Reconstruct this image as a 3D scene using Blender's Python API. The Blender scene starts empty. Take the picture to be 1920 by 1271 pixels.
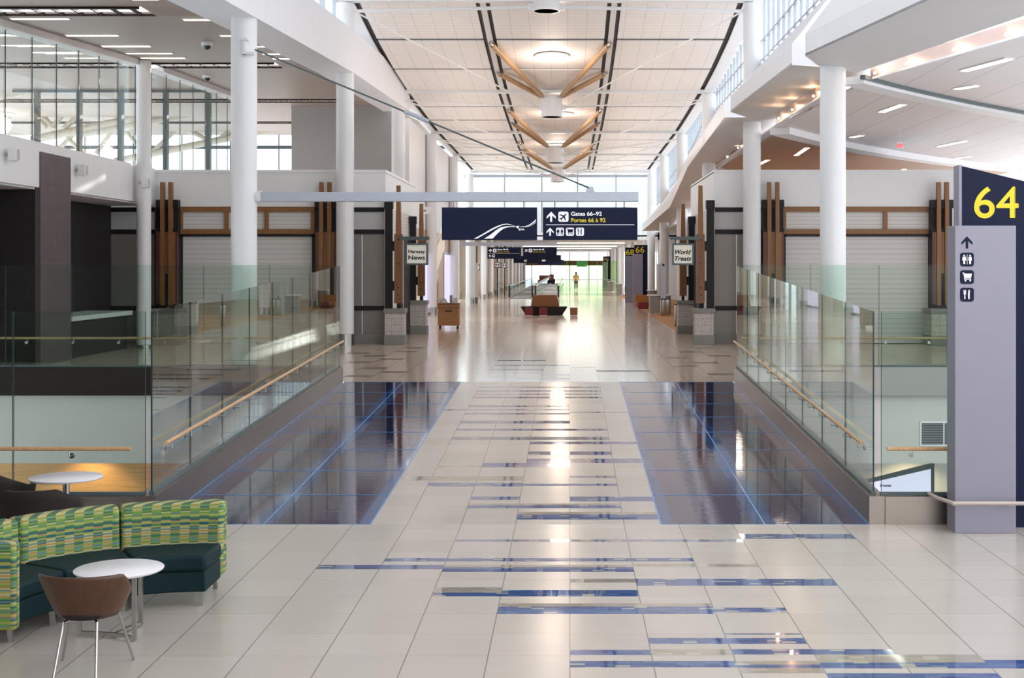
import bpy, bmesh, math, random
from mathutils import Vector, Matrix
random.seed(7)
C = bpy.context.scene.collection
F, HC = 2545.0, 2.96            # focal length in pixels, camera height in metres
VX, VY = 1068.5, 497.0          # vanishing point of the hall
Y1, Y2, ZF = 15.5, 28.48, 0.51  # ramp start, ramp end, level of the far floor

# ------------------------------------------------------------ camera, sky, sun, exposure
cam = bpy.data.cameras.new('camera'); co = bpy.data.objects.new('camera', cam); C.objects.link(co)
co.location = (0, 0, HC); co.rotation_euler = (math.pi/2, 0, 0)
cam.sensor_width = 36; cam.lens = F/1920*36
cam.shift_x = (960-VX)/1920; cam.shift_y = -(635.5-VY)/1920
cam.clip_end = 2000; cam.clip_start = .1
bpy.context.scene.camera = co
w = bpy.data.worlds.new('world'); bpy.context.scene.world = w; w.use_nodes = True
bg = w.node_tree.nodes['Background']; bg.inputs[0].default_value = (.90, .95, 1, 1); bg.inputs[1].default_value = 2.6
sd = bpy.data.lights.new('sun', 'SUN'); sd.energy = 4; sd.angle = .009; sd.color = (1, .95, .88)
so = bpy.data.objects.new('sun', sd); C.objects.link(so)
so.rotation_euler = Vector((.20, 1, .245)).to_track_quat('Z', 'Y').to_euler(); so.location = (20, 120, 40)
vs = bpy.context.scene.view_settings
try: bpy.context.scene.cycles.transparent_max_bounces = 48
except Exception: pass
vs.view_transform = 'Standard'; vs.look = 'None'; vs.exposure = 0.12; vs.gamma = 1; vs.use_curve_mapping = False
def lamp(kind, loc, e, col=(1, .78, .55), size=.3, rot=None):
    d = bpy.data.lights.new(kind.lower()+'_lamp', kind); d.energy = e; d.color = col
    if kind == 'AREA': d.size = size
    elif kind == 'SPOT': d.spot_size = 1.9; d.spot_blend = .6; d.shadow_soft_size = size
    else: d.shadow_soft_size = size
    o = bpy.data.objects.new(kind.lower()+'_lamp', d); C.objects.link(o); o.location = loc
    if rot: o.rotation_euler = rot
    return o

# ------------------------------------------------------------ helpers
def P(px, py, Y): return Vector(((px-VX)/F*Y, Y, HC-(py-VY)/F*Y))
def XP(px, Y): return (px-VX)/F*Y
def ZP(py, Y): return HC-(py-VY)/F*Y
def fz(Y): return 0 if Y <= Y1 else (ZF if Y >= Y2 else ZF*(Y-Y1)/(Y2-Y1))
def interp(pts, y):
    if y <= pts[0][0]: return pts[0][1]
    for (a, b), (c, d) in zip(pts, pts[1:]):
        if y <= c: return b+(d-b)*(y-a)/(c-a)
    return pts[-1][1]
def nodes(name):
    m = bpy.data.materials.new(name); m.use_nodes = True; nt = m.node_tree
    return m, nt, nt.nodes['Principled BSDF']
def N(nt, typ, **kw):
    n = nt.nodes.new(typ)
    for k, v in kw.items(): setattr(n, k, v)
    return n
def mth(nt, op, a, b=None, c=None):
    n = N(nt, 'ShaderNodeMath', operation=op)
    for i, v in enumerate((a, b, c)):
        if v is None: continue
        if hasattr(v, 'is_linked') or hasattr(v, 'links'): nt.links.new(v, n.inputs[i])
        else: n.inputs[i].default_value = v
    return n.outputs[0]
def mixc(nt, f, a, b):
    n = N(nt, 'ShaderNodeMix', data_type='RGBA')
    for s, v in ((0, f), (6, a), (7, b)):
        if hasattr(v, 'links'): nt.links.new(v, n.inputs[s])
        else: n.inputs[s].default_value = v if s == 0 else (*v, 1)
    return n.outputs[2]
def xyz(nt, kind='Object'):
    t = N(nt, 'ShaderNodeTexCoord'); s = N(nt, 'ShaderNodeSeparateXYZ'); nt.links.new(t.outputs[kind], s.inputs[0])
    return s.outputs, t.outputs[kind]
def mat(name, col, rough=.5, metal=0, var=.06, scale=3, emit=0, spec=.5):
    m, nt, b = nodes(name)
    _, v = xyz(nt); n = N(nt, 'ShaderNodeTexNoise'); n.inputs['Scale'].default_value = scale; nt.links.new(v, n.inputs['Vector'])
    c2 = tuple(max(0, x*(1-2*var)) for x in col); c3 = tuple(min(1, x*(1+var)) for x in col)
    o = mixc(nt, n.outputs[0], c2, c3); nt.links.new(o, b.inputs['Base Color'])
    b.inputs['Roughness'].default_value = rough; b.inputs['Metallic'].default_value = metal
    b.inputs['Specular IOR Level'].default_value = spec
    if emit: b.inputs['Emission Color'].default_value = (*col, 1); b.inputs['Emission Strength'].default_value = emit
    return m
def seams(name, col, sx=0, sy=0, sz=0, wid=.01, dark=.45, rough=.5, offy=0, offx=0, offz=0, var=.05, metal=0, bump=0):
    """plain surface with thin joint lines at regular world spacing"""
    m, nt, b = nodes(name); s, v = xyz(nt)
    n = N(nt, 'ShaderNodeTexNoise'); n.inputs['Scale'].default_value = 1.4; n.inputs['Detail'].default_value = 6; nt.links.new(v, n.inputs['Vector'])
    base = mixc(nt, n.outputs[0], tuple(x*(1-2*var) for x in col), tuple(min(1, x*(1+2*var)) for x in col))
    f = None
    for ax, sp, of in ((0, sx, offx), (1, sy, offy), (2, sz, offz)):
        if not sp: continue
        t = mth(nt, 'FRACT', mth(nt, 'DIVIDE', mth(nt, 'ADD', s[ax], 1000*sp-of), sp))
        l = mth(nt, 'LESS_THAN', t, wid/sp)
        f = l if f is None else mth(nt, 'MAXIMUM', f, l)
    c = mixc(nt, f, base, tuple(x*dark for x in col)); nt.links.new(c, b.inputs['Base Color'])
    b.inputs['Roughness'].default_value = rough; b.inputs['Metallic'].default_value = metal
    return m
def glassm(name, tint, ior=1.45, rough=0, refl=1.0):
    m = bpy.data.materials.new(name); m.use_nodes = True; nt = m.node_tree; nt.nodes.clear()
    o = N(nt, 'ShaderNodeOutputMaterial'); mx = N(nt, 'ShaderNodeMixShader'); t = N(nt, 'ShaderNodeBsdfTransparent'); g = N(nt, 'ShaderNodeBsdfGlossy')
    t.inputs[0].default_value = (*tint, 1); g.inputs['Roughness'].default_value = rough; g.inputs[0].default_value = (.95, 1, .98, 1)
    fr = N(nt, 'ShaderNodeFresnel'); fr.inputs[0].default_value = ior
    nt.links.new(mth(nt, 'MULTIPLY', fr.outputs[0], refl), mx.inputs[0]); nt.links.new(t.outputs[0], mx.inputs[1]); nt.links.new(g.outputs[0], mx.inputs[2]); nt.links.new(mx.outputs[0], o.inputs[0])
    return m
def wood(name, col, rough=.45, axis=2):
    m, nt, b = nodes(name); s, v = xyz(nt)
    mp = N(nt, 'ShaderNodeMapping'); sc = [22, 22, 22]; sc[axis] = 1.2; mp.inputs['Scale'].default_value = sc; nt.links.new(v, mp.inputs[0])
    n = N(nt, 'ShaderNodeTexNoise'); n.inputs['Scale'].default_value = 1.2; n.inputs['Detail'].default_value = 5; nt.links.new(mp.outputs[0], n.inputs['Vector'])
    nt.links.new(mixc(nt, n.outputs[0], tuple(x*.55 for x in col), tuple(min(1, x*1.35) for x in col)), b.inputs['Base Color'])
    b.inputs['Roughness'].default_value = rough
    return m

class MB:
    """collects shapes in world coordinates, then links them as one mesh"""
    def __init__(s): s.v = []; s.f = []; s.m = []; s.cur = 0; s.g = []
    def poly(s, pts, m=None):
        i = len(s.v); s.v += [tuple(p) for p in pts]; s.f.append(list(range(i, i+len(pts)))); s.m.append(s.cur if m is None else m); return s
    def mesh(s, vs, fs):
        i = len(s.v); s.g.append((len(s.v), len(s.f))); s.v += [tuple(p) for p in vs]
        for f in fs: s.f.append([i+k for k in f]); s.m.append(s.cur)
        return s
    def box(s, x0, y0, z0, x1, y1, z1):
        x0, x1 = sorted((x0, x1)); y0, y1 = sorted((y0, y1)); z0, z1 = sorted((z0, z1))
        return s.mesh([(x0,y0,z0),(x1,y0,z0),(x1,y1,z0),(x0,y1,z0),(x0,y0,z1),(x1,y0,z1),(x1,y1,z1),(x0,y1,z1)],
                      [(0,3,2,1),(4,5,6,7),(0,1,5,4),(1,2,6,5),(2,3,7,6),(3,0,4,7)])
    def prism(s, pts, d):
        d = Vector(d); n = len(pts); a = [Vector(p) for p in pts]; b = [p+d for p in a]
        return s.mesh(a+b, [list(range(n))[::-1], [n+i for i in range(n)]]+[(i, (i+1) % n, n+(i+1) % n, n+i) for i in range(n)])
    def tube(s, p0, p1, r, n=12, r1=None, cap=True):
        p0, p1 = Vector(p0), Vector(p1); r1 = r if r1 is None else r1
        z = (p1-p0).normalized(); a = z.orthogonal().normalized(); b = z.cross(a)
        vs = [p0+(a*math.cos(t)+b*math.sin(t))*r for t in [2*math.pi*i/n for i in range(n)]]+[p1+(a*math.cos(t)+b*math.sin(t))*r1 for t in [2*math.pi*i/n for i in range(n)]]
        fs = [(i, (i+1) % n, n+(i+1) % n, n+i) for i in range(n)]
        if cap: fs += [list(range(n))[::-1], [n+i for i in range(n)]]
        return s.mesh(vs, fs)
    def path(s, pts, r, n=10):
        for a, b in zip(pts, pts[1:]): s.tube(a, b, r, n)
        for p in pts[1:-1]: s.ball(p, r)
        return s
    def ball(s, c, r, n=8):
        return s.lathe(c, [(r*math.sin(math.pi*k/n)+1e-5, -r*math.cos(math.pi*k/n)) for k in range(n+1)], n+4)
    def lathe(s, c, prof, n=32):
        c = Vector(c); vs = []; fs = []; k = len(prof)
        for i in range(n):
            t = 2*math.pi*i/n
            for r, z in prof: vs.append(c+Vector((r*math.cos(t), r*math.sin(t), z)))
        for i in range(n):
            j = (i+1) % n
            for q in range(k-1): fs.append((i*k+q, j*k+q, j*k+q+1, i*k+q+1))
        if prof[0][0] > 1e-4: fs.append([i*k for i in range(n)][::-1])
        if prof[-1][0] > 1e-4: fs.append([i*k+k-1 for i in range(n)])
        return s.mesh(vs, fs)
    def build_each(s, name, mats, parent=None, smooth=False, bevel=0):
        out = []
        for i, (v0, f0) in enumerate(s.g):
            v1, f1 = s.g[i+1] if i+1 < len(s.g) else (len(s.v), len(s.f)); m = MB(); m.v = s.v[v0:v1]; m.f = [[k-v0 for k in f] for f in s.f[f0:f1]]; m.m = s.m[f0:f1]
            out.append(m.build(name, mats, parent, smooth, bevel))
        return out
    def build(s, name, mats, parent=None, smooth=False, bevel=0):
        off = Vector((0, 0, 0)); q = parent
        while q: off += q.location; q = q.parent
        me = bpy.data.meshes.new(name); me.from_pydata([tuple(Vector(v)-off) for v in s.v], [], s.f)
        if not isinstance(mats, (list, tuple)): mats = [mats]
        for m in mats: me.materials.append(m)
        for p, k in zip(me.polygons, s.m): p.material_index = k; p.use_smooth = smooth
        me.update()
        if smooth:
            try: me.set_sharp_from_angle(angle=math.radians(40))
            except Exception: pass
        o = bpy.data.objects.new(name, me); C.objects.link(o); o.parent = parent
        if bevel:
            b = o.modifiers.new('bevel', 'BEVEL'); b.width = bevel; b.segments = 2; b.limit_method = 'ANGLE'
        return o
def thing(name, label, cat, loc=(0, 0, 0), group=None):
    o = bpy.data.objects.new(name, None); C.objects.link(o); o.location = loc; o.empty_display_size = .1
    o['label'] = label; o['category'] = cat
    if group: o['group'] = group
    return o
def tag(o, label, cat, group=None, kind=None):
    o['label'] = label; o['category'] = cat
    if group: o['group'] = group
    if kind: o['kind'] = kind
    return o
def struct(o, label=None):
    o['kind'] = 'structure'
    if label: o['label'] = label
    return o
def dup(root, loc=None, label=None, rotz=None):
    def cp(o, par):
        c = o.copy(); C.objects.link(c); c.parent = par
        for ch in list(o.children): cp(ch, c)
        return c
    r = cp(root, None)
    if loc is not None: r.location = loc
    if rotz is not None: r.rotation_euler[2] = rotz
    if label: r['label'] = label
    return r
def text(s, x, y, z, size, m, parent, name='lettering', width=None, shear=0, bold=.0, align='LEFT', space=1.0):
    fat = size*(.028 if size < .3 else .009) if bold is not None else 0
    cu = bpy.data.curves.new('t', 'FONT'); cu.body = s; cu.size = size; cu.shear = shear; cu.offset = bold; cu.extrude = .002; cu.space_character = space
    t = bpy.data.objects.new('t', cu); C.objects.link(t); bpy.context.view_layer.update()
    me = bpy.data.meshes.new_from_object(t.evaluated_get(bpy.context.evaluated_depsgraph_get()))
    bpy.data.objects.remove(t); xs = [v.co.x for v in me.vertices]; w0 = max(xs)-min(xs); k = width/w0 if width else 1
    off = Vector((0, 0, 0)); q = parent
    while q: off += q.location; q = q.parent
    sh = {'LEFT': -min(xs)*k, 'CENTER': -(min(xs)+max(xs))/2*k}[align]
    for v in me.vertices:
        a = v.co.copy(); v.co = Vector((x+a.x*k+sh, y-a.z, z+a.y))-off
    if fat:
        vs = [v.co.copy() for v in me.vertices]; ps = [list(p.vertices) for p in me.polygons]; V, Q = [], []
        for dx, dz in ((-fat, 0), (fat, 0), (0, fat), (0, -fat)):
            b0 = len(V); V += [c+Vector((dx, dx*.001, dz)) for c in vs]; Q += [[b0+i for i in p] for p in ps]
        me = bpy.data.meshes.new(name); me.from_pydata(V, [], Q)
    me.name = name; me.materials.clear(); me.materials.append(m)
    o = bpy.data.objects.new(name, me); C.objects.link(o); o.parent = parent
    return o
class Flat:
    """flat sign shapes: (u, v) in sign units, standing proud of the face at depth y"""
    def __init__(s, mb, x, y, z, k, t=.003): s.mb = mb; s.o = (x, y, z); s.k = k; s.t = t
    def p(s, pts, t=0):
        x, y, z = s.o; s.mb.prism([(x+u*s.k, y-t, z+v*s.k) for u, v in pts], (0, -s.t, 0))
    def r(s, u0, v0, u1, v1, t=0): s.p([(u0, v0), (u1, v0), (u1, v1), (u0, v1)], t)
    def c(s, u, v, r, n=16, t=0): s.p([(u+r*math.cos(2*math.pi*i/n), v+r*math.sin(2*math.pi*i/n)) for i in range(n)], t)
    def rr(s, u0, v0, u1, v1, r=.18, t=0):
        pts = []
        for cx, cy, a in ((u1-r, v0+r, -90), (u1-r, v1-r, 0), (u0+r, v1-r, 90), (u0+r, v0+r, 180)):
            for i in range(5): q = math.radians(a+i*22.5); pts.append((cx+r*math.cos(q), cy+r*math.sin(q)))
        s.p(pts, t)
    def arrow(s, ang=0):
        pts = [(.5, 1), (.95, .52), (.95, .3), (.6, .62), (.6, 0), (.4, 0), (.4, .62), (.05, .3), (.05, .52)]
        a = math.radians(ang); s.p([(.5+(u-.5)*math.cos(a)+(v-.5)*math.sin(a), .5-(u-.5)*math.sin(a)+(v-.5)*math.cos(a)) for u, v in pts])
    def plane(s):
        a = math.radians(45); pts = [(.5,1),(.57,.9),(.57,.66),(.98,.42),(.98,.32),(.57,.46),(.56,.2),(.7,.08),(.7,.02),(.5,.08),(.3,.02),(.3,.08),(.44,.2),(.43,.46),(.02,.32),(.02,.42),(.43,.66),(.43,.9)]
        s.p([(.5+((u-.5)*math.cos(a)+(v-.5)*math.sin(a))*.85, .5+(-(u-.5)*math.sin(a)+(v-.5)*math.cos(a))*.85) for u, v in pts], .003)
    def wc(s):
        for cx, wd in ((.25, .13), (.75, .11)):
            s.c(cx, .84, .07, t=.003); s.p([(cx-wd, .74), (cx-wd-.04, .42), (cx-.07, .42), (cx-.07, .12), (cx+.07, .12), (cx+.07, .42), (cx+wd+.04, .42), (cx+wd, .74)], .003)
        s.r(.485, .1, .515, .92, .003)
    def cart(s):
        s.p([(.1, .88), (.24, .88), (.28, .8), (.9, .8), (.82, .42), (.32, .42), (.32, .36), (.84, .36), (.84, .3), (.24, .3), (.26, .42), (.18, .82), (.1, .82)], .003)
        s.c(.36, .2, .07, t=.003); s.c(.76, .2, .07, t=.003)
    def fork(s):
        for u in (.22, .3, .38): s.r(u-.02, .62, u+.02, .9, .003)
        s.r(.2, .55, .4, .64, .003); s.r(.26, .12, .34, .56, .003); s.p([(.6, .12), (.7, .12), (.72, .9), (.66, .92), (.6, .8), (.58, .5)], .003)

# ------------------------------------------------------------ materials
def tile_mat():
    m, nt, b = nodes('floor_tile'); s, v = xyz(nt)
    fx = mth(nt, 'DIVIDE', mth(nt, 'ADD', s[0], 619.5), .6195); fy = mth(nt, 'DIVIDE', mth(nt, 'ADD', s[1], 619.0-10.283), .619)
    lx = mth(nt, 'LESS_THAN', mth(nt, 'ABSOLUTE', mth(nt, 'SUBTRACT', mth(nt, 'FRACT', mth(nt, 'ADD', fx, .5)), .5)), .0075)
    ly = mth(nt, 'LESS_THAN', mth(nt, 'ABSOLUTE', mth(nt, 'SUBTRACT', mth(nt, 'FRACT', mth(nt, 'ADD', fy, .5)), .5)), .007)
    cb = N(nt, 'ShaderNodeCombineXYZ'); nt.links.new(mth(nt, 'FLOOR', fx), cb.inputs[0]); nt.links.new(mth(nt, 'FLOOR', fy), cb.inputs[1])
    wn = N(nt, 'ShaderNodeTexWhiteNoise', noise_dimensions='2D'); nt.links.new(cb.outputs[0], wn.inputs['Vector'])
    mp = N(nt, 'ShaderNodeMapping'); mp.inputs['Scale'].default_value = (1.2, 5, 1); nt.links.new(v, mp.inputs[0])
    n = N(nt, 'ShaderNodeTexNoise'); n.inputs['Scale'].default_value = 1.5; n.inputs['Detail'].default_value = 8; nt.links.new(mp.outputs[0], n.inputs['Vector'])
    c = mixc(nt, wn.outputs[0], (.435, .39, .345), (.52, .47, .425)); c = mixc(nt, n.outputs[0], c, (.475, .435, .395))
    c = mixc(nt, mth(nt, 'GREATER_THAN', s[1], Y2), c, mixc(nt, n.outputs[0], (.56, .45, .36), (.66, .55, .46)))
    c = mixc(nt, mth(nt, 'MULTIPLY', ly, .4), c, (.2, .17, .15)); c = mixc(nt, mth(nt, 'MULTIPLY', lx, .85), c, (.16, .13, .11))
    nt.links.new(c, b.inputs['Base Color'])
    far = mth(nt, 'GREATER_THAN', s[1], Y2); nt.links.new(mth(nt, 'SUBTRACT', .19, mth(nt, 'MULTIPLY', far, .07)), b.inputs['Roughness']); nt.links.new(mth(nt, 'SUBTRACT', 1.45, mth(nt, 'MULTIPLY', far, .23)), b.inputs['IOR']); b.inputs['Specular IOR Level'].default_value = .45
    return m
def mosaic_mat(name, col, col2):
    m, nt, b = nodes(name); s, v = xyz(nt)
    cb = N(nt, 'ShaderNodeCombineXYZ')
    nt.links.new(mth(nt, 'FLOOR', mth(nt, 'MULTIPLY', s[0], 9)), cb.inputs[0]); nt.links.new(mth(nt, 'FLOOR', mth(nt, 'MULTIPLY', s[1], 22)), cb.inputs[1])
    wn = N(nt, 'ShaderNodeTexWhiteNoise', noise_dimensions='2D'); nt.links.new(cb.outputs[0], wn.inputs['Vector'])
    c = mixc(nt, mth(nt, 'MULTIPLY', wn.outputs[0], .55), col, col2)
    hi = mth(nt, 'GREATER_THAN', wn.outputs[0], .93); c = mixc(nt, mth(nt, 'MULTIPLY', hi, .7), c, (.45, .43, .33))
    nt.links.new(c, b.inputs['Base Color']); b.inputs['Roughness'].default_value = .04; b.inputs['Specular IOR Level'].default_value = .9
    return m
def pool_mat():
    m, nt, b = nodes('blue_glass_floor'); s, v = xyz(nt)
    mp = N(nt, 'ShaderNodeMapping'); mp.inputs['Scale'].default_value = (2.2, 9, 1); nt.links.new(v, mp.inputs[0])
    n = N(nt, 'ShaderNodeTexNoise'); n.inputs['Scale'].default_value = 2.2; n.inputs['Detail'].default_value = 4; nt.links.new(mp.outputs[0], n.inputs['Vector'])
    n2 = N(nt, 'ShaderNodeTexNoise'); n2.inputs['Scale'].default_value = .35; nt.links.new(v, n2.inputs['Vector'])
    nt.links.new(mixc(nt, n2.outputs[0], (.005, .02, .10), (.022, .008, .025)), b.inputs['Base Color'])
    bp = N(nt, 'ShaderNodeBump'); bp.inputs['Strength'].default_value = .018; bp.inputs['Distance'].default_value = .05
    nt.links.new(n.outputs[0], bp.inputs['Height']); nt.links.new(bp.outputs[0], b.inputs['Normal'])
    b.inputs['Roughness'].default_value = .03; b.inputs['IOR'].default_value = 1.65; b.inputs['Specular Tint'].default_value = (.78, .84, 1, 1)
    return m
def fabric_mat():
    m, nt, b = nodes('green_stripe_fabric'); s, v = xyz(nt, 'UV')
    cu = mth(nt, 'FLOOR', mth(nt, 'DIVIDE', s[0], .088))
    vv = mth(nt, 'ADD', s[1], mth(nt, 'MULTIPLY', mth(nt, 'MODULO', cu, 2), .021))
    cb = N(nt, 'ShaderNodeCombineXYZ'); nt.links.new(mth(nt, 'MODULO', cu, 2), cb.inputs[0]); nt.links.new(mth(nt, 'FLOOR', mth(nt, 'DIVIDE', vv, .0125)), cb.inputs[1])
    wn = N(nt, 'ShaderNodeTexWhiteNoise', noise_dimensions='2D'); nt.links.new(cb.outputs[0], wn.inputs['Vector'])
    r = N(nt, 'ShaderNodeValToRGB'); r.color_ramp.interpolation = 'CONSTANT'; nt.links.new(wn.outputs[0], r.inputs[0])
    cols = [(0, (.15, .29, .05)), (.22, (.31, .33, .09)), (.40, (.06, .14, .08)), (.55, (.42, .40, .17)), (.68, (.02, .10, .12)), (.78, (.12, .20, .19)), (.90, (.36, .22, .08))]
    e = r.color_ramp.elements; e[0].position = 0; e[0].color = (*cols[0][1], 1); e[1].position = cols[1][0]; e[1].color = (*cols[1][1], 1)
    for p, c in cols[2:]: q = e.new(p); q.color = (*c, 1)
    nt.links.new(r.outputs[0], b.inputs['Base Color']); b.inputs['Roughness'].default_value = .85
    return m
def stone_mat():
    m, nt, b = nodes('split_stone'); s, v = xyz(nt)
    n = N(nt, 'ShaderNodeTexNoise'); n.inputs['Scale'].default_value = 18; n.inputs['Detail'].default_value = 5; nt.links.new(v, n.inputs['Vector'])
    lz = mth(nt, 'LESS_THAN', mth(nt, 'FRACT', mth(nt, 'DIVIDE', mth(nt, 'ADD', s[2], 20), .2)), .07)
    lx = mth(nt, 'LESS_THAN', mth(nt, 'FRACT', mth(nt, 'DIVIDE', mth(nt, 'ADD', mth(nt, 'ADD', s[0], s[1]), 40), .3)), .05)
    c = mixc(nt, n.outputs[0], (.33, .29, .26), (.72, .67, .62)); c = mixc(nt, mth(nt, 'MULTIPLY', mth(nt, 'MAXIMUM', lz, lx), .5), c, (.2, .18, .16))
    nt.links.new(c, b.inputs['Base Color']); b.inputs['Roughness'].default_value = .8
    return m
M = {}
M['tile'] = tile_mat()
M['blue'] = mosaic_mat('blue_mosaic', (.03, .07, .22), (.13, .20, .34))
M['tan'] = mosaic_mat('tan_mosaic', (.30, .27, .22), (.42, .38, .32))
M['thin'] = mosaic_mat('grey_blue_mosaic', (.14, .17, .25), (.28, .30, .34))
M['browntile'] = mat('brown_accent_tile', (.20, .15, .125), .3, spec=.15)
M['carpet'] = mat('orange_carpet', (.50, .26, .10), .9, var=.3, scale=9)
M['pool'] = pool_mat()
M['glowblue'] = mat('painted_blue_glow', (.01, .07, .22), .05, var=.3)
M['poolline'] = mat('blue_glass_joint', (.10, .30, .62), .2)
M['white'] = mat('white_paint', (.88, .88, .90), .45, var=.02)
M['column'] = mat('white_column_paint', (.82, .82, .84), .35, var=.02)
M['fascia'] = mat('white_fascia', (.88, .88, .92), .5, var=.02)
M['greywall'] = mat('grey_wall', (.38, .36, .35), .6, var=.03)
M['soffit'] = mat('grey_soffit', (.74, .71, .71), .6, var=.02)
M['ceil'] = seams('ceiling_panel', (.88, .84, .82), sx=.62, sy=.31, wid=.012, dark=.62, rough=.6, offx=-.7, var=.02)
M['plank'] = seams('plank_ceiling', (.40, .32, .27), sx=2.9, sy=.16, wid=.012, dark=.78, rough=.5, var=.03)
M['plankR'] = seams('panel_ceiling', (.82, .77, .77), sx=1.25, wid=.02, dark=.55, rough=.5, var=.02)
M['black'] = mat('black_gap', (.015, .015, .018), .6)
M['blacksteel'] = mat('black_steel', (.012, .012, .015), .5, spec=.3)
M['darkbrown'] = mat('dark_brown_slot', (.022, .012, .009), .6, spec=.2)
M['steel'] = mat('brushed_steel', (.45, .44, .42), .28, 1, var=.04)
M['chrome'] = mat('chrome', (.48, .47, .46), .12, 1)
M['alu'] = mat('painted_aluminium', (.50, .54, .62), .38, .3, var=.03)
M['totem'] = mat('lavender_grey_metal', (.27, .265, .33), .42, .35, var=.03)
M['navy'] = mat('navy_sign', (.010, .015, .045), .5, var=.03, spec=.15)
M['kerb'] = mat('brown_grey_steel', (.36, .32, .29), .3, 1, var=.04)
M['signwhite'] = mat('sign_white', (.88, .88, .9), .5, var=.01, emit=.25)
M['signyellow'] = mat('sign_yellow', (.78, .62, .02), .5, var=.01, emit=.08)
M['glass'] = glassm('green_clear_glass', (.865, .925, .89), 1.3, 0, .42)
M['edge'] = mat('glass_edge', (.02, .05, .05), .2)
M['clear'] = glassm('window_glass', (.95, .98, .98), 1.2, 0, .35)
M['greenglass'] = glassm('green_tinted_glass', (.80, .95, .70), 1.2, 0, .4)
M['tealglass'] = glassm('teal_glass', (.55, .80, .78), 1.4)
M['oak'] = wood('oak_handrail', (.62, .38, .20), .4, 1)
M['timber'] = wood('timber_brown', (.21, .09, .033), .45)
M['timber2'] = wood('timber_orange_brown', (.27, .12, .04), .45)
M['timberdk'] = wood('timber_red_brown', (.12, .03, .025), .45)
M['strut'] = wood('glulam_strut', (.50, .30, .15), .5, 1)
M['walnut'] = wood('walnut_shell', (.085, .036, .017), .35)
M['shutter'] = seams('roller_shutter', (.70, .68, .66), sz=.155, wid=.012, dark=.55, rough=.5, var=.01)
M['siding'] = seams('white_siding', (.72, .70, .68), sz=.12, wid=.012, dark=.6, rough=.5, var=.02)
M['greypanel'] = mat('taupe_metal_panel', (.27, .245, .225), .45, .2, var=.03)
M['lightpanel'] = mat('pale_grey_panel', (.56, .55, .56), .5, var=.02)
M['stone'] = stone_mat()
M['concrete'] = mat('grey_concrete', (.26, .25, .23), .7, var=.08)
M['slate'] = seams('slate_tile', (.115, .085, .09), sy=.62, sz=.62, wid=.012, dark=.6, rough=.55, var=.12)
M['slatedk'] = seams('dark_and_shaded_slate', (.018, .014, .016), sy=.62, sz=.62, wid=.012, dark=.6, rough=.55, var=.12)
M['steelpost'] = mat('teal_grey_mullion', (.09, .12, .13), .4)
M['truss'] = mat('pale_truss_paint', (.60, .56, .48), .45, var=.03)
M['light'] = mat('warm_light', (1, .85, .68), .5, var=0, emit=5)
M['glowdisc'] = mat('warm_glow_disc', (1, .85, .70), .5, var=0, emit=4)
M['lightw'] = mat('white_light', (1, .93, .85), .5, var=0, emit=4)
M['glow'] = mat('lavender_lightbox', (.74, .72, .95), .5, var=0, emit=.55)
M['copper'] = mat('copper_cove', (.66, .52, .46), .28, .85, var=.05)
M['fabric'] = fabric_mat()
M['teal'] = mat('dark_teal_upholstery', (.003, .020, .025), .6, var=.1, spec=.2)
M['tablewhite'] = mat('white_laminate', (.84, .83, .88), .3, var=.01)
M['darkfab'] = mat('dark_brown_upholstery', (.016, .009, .009), .8, var=.1)
M['red'] = mat('dark_red_upholstery', (.20, .02, .025), .7)
M['orange'] = mat('orange_brown_upholstery', (.40, .15, .03), .6)
M['brownback'] = mat('brown_bench_back', (.27, .10, .035), .5)
M['cartwood'] = wood('cart_laminate', (.33, .15, .05), .5, 0)
M['paper'] = mat('paper', (.55, .52, .48), .8, var=.1, scale=30)
M['rubber'] = mat('grey_belt', (.30, .30, .32), .5)
M['tanwall'] = seams('tan_wood_slats', (.62, .46, .36), sy=.35, wid=.02, dark=.75, rough=.5)
M['wellorange'] = wood('wood_wall_below', (.52, .27, .09), .4, 0)
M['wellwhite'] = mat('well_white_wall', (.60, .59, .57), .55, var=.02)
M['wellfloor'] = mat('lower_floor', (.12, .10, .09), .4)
M['signpanel'] = mat('cream_sign_panel', (.80, .78, .70), .5, var=.01, emit=.12)
M['grille'] = seams('vent_grille', (.18, .19, .21), sz=.05, wid=.02, dark=.3)
M['skin'] = mat('skin', (.5, .3, .2), .6)
M['vest'] = mat('orange_yellow_vest', (.85, .5, .12), .7)
M['trousers'] = mat('dark_trousers', (.06, .10, .05), .8)
M['greenbox'] = mat('green_sign_box', (.02, .25, .03), .4, emit=.3)
M['redlit'] = mat('red_exit_letters', (.8, .08, .1), .5, emit=1)
M['bluebit'] = mat('blue_plastic', (.02, .2, .5), .5)
M['lens'] = mat('camera_dome', (.02, .02, .025), .1)

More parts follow.
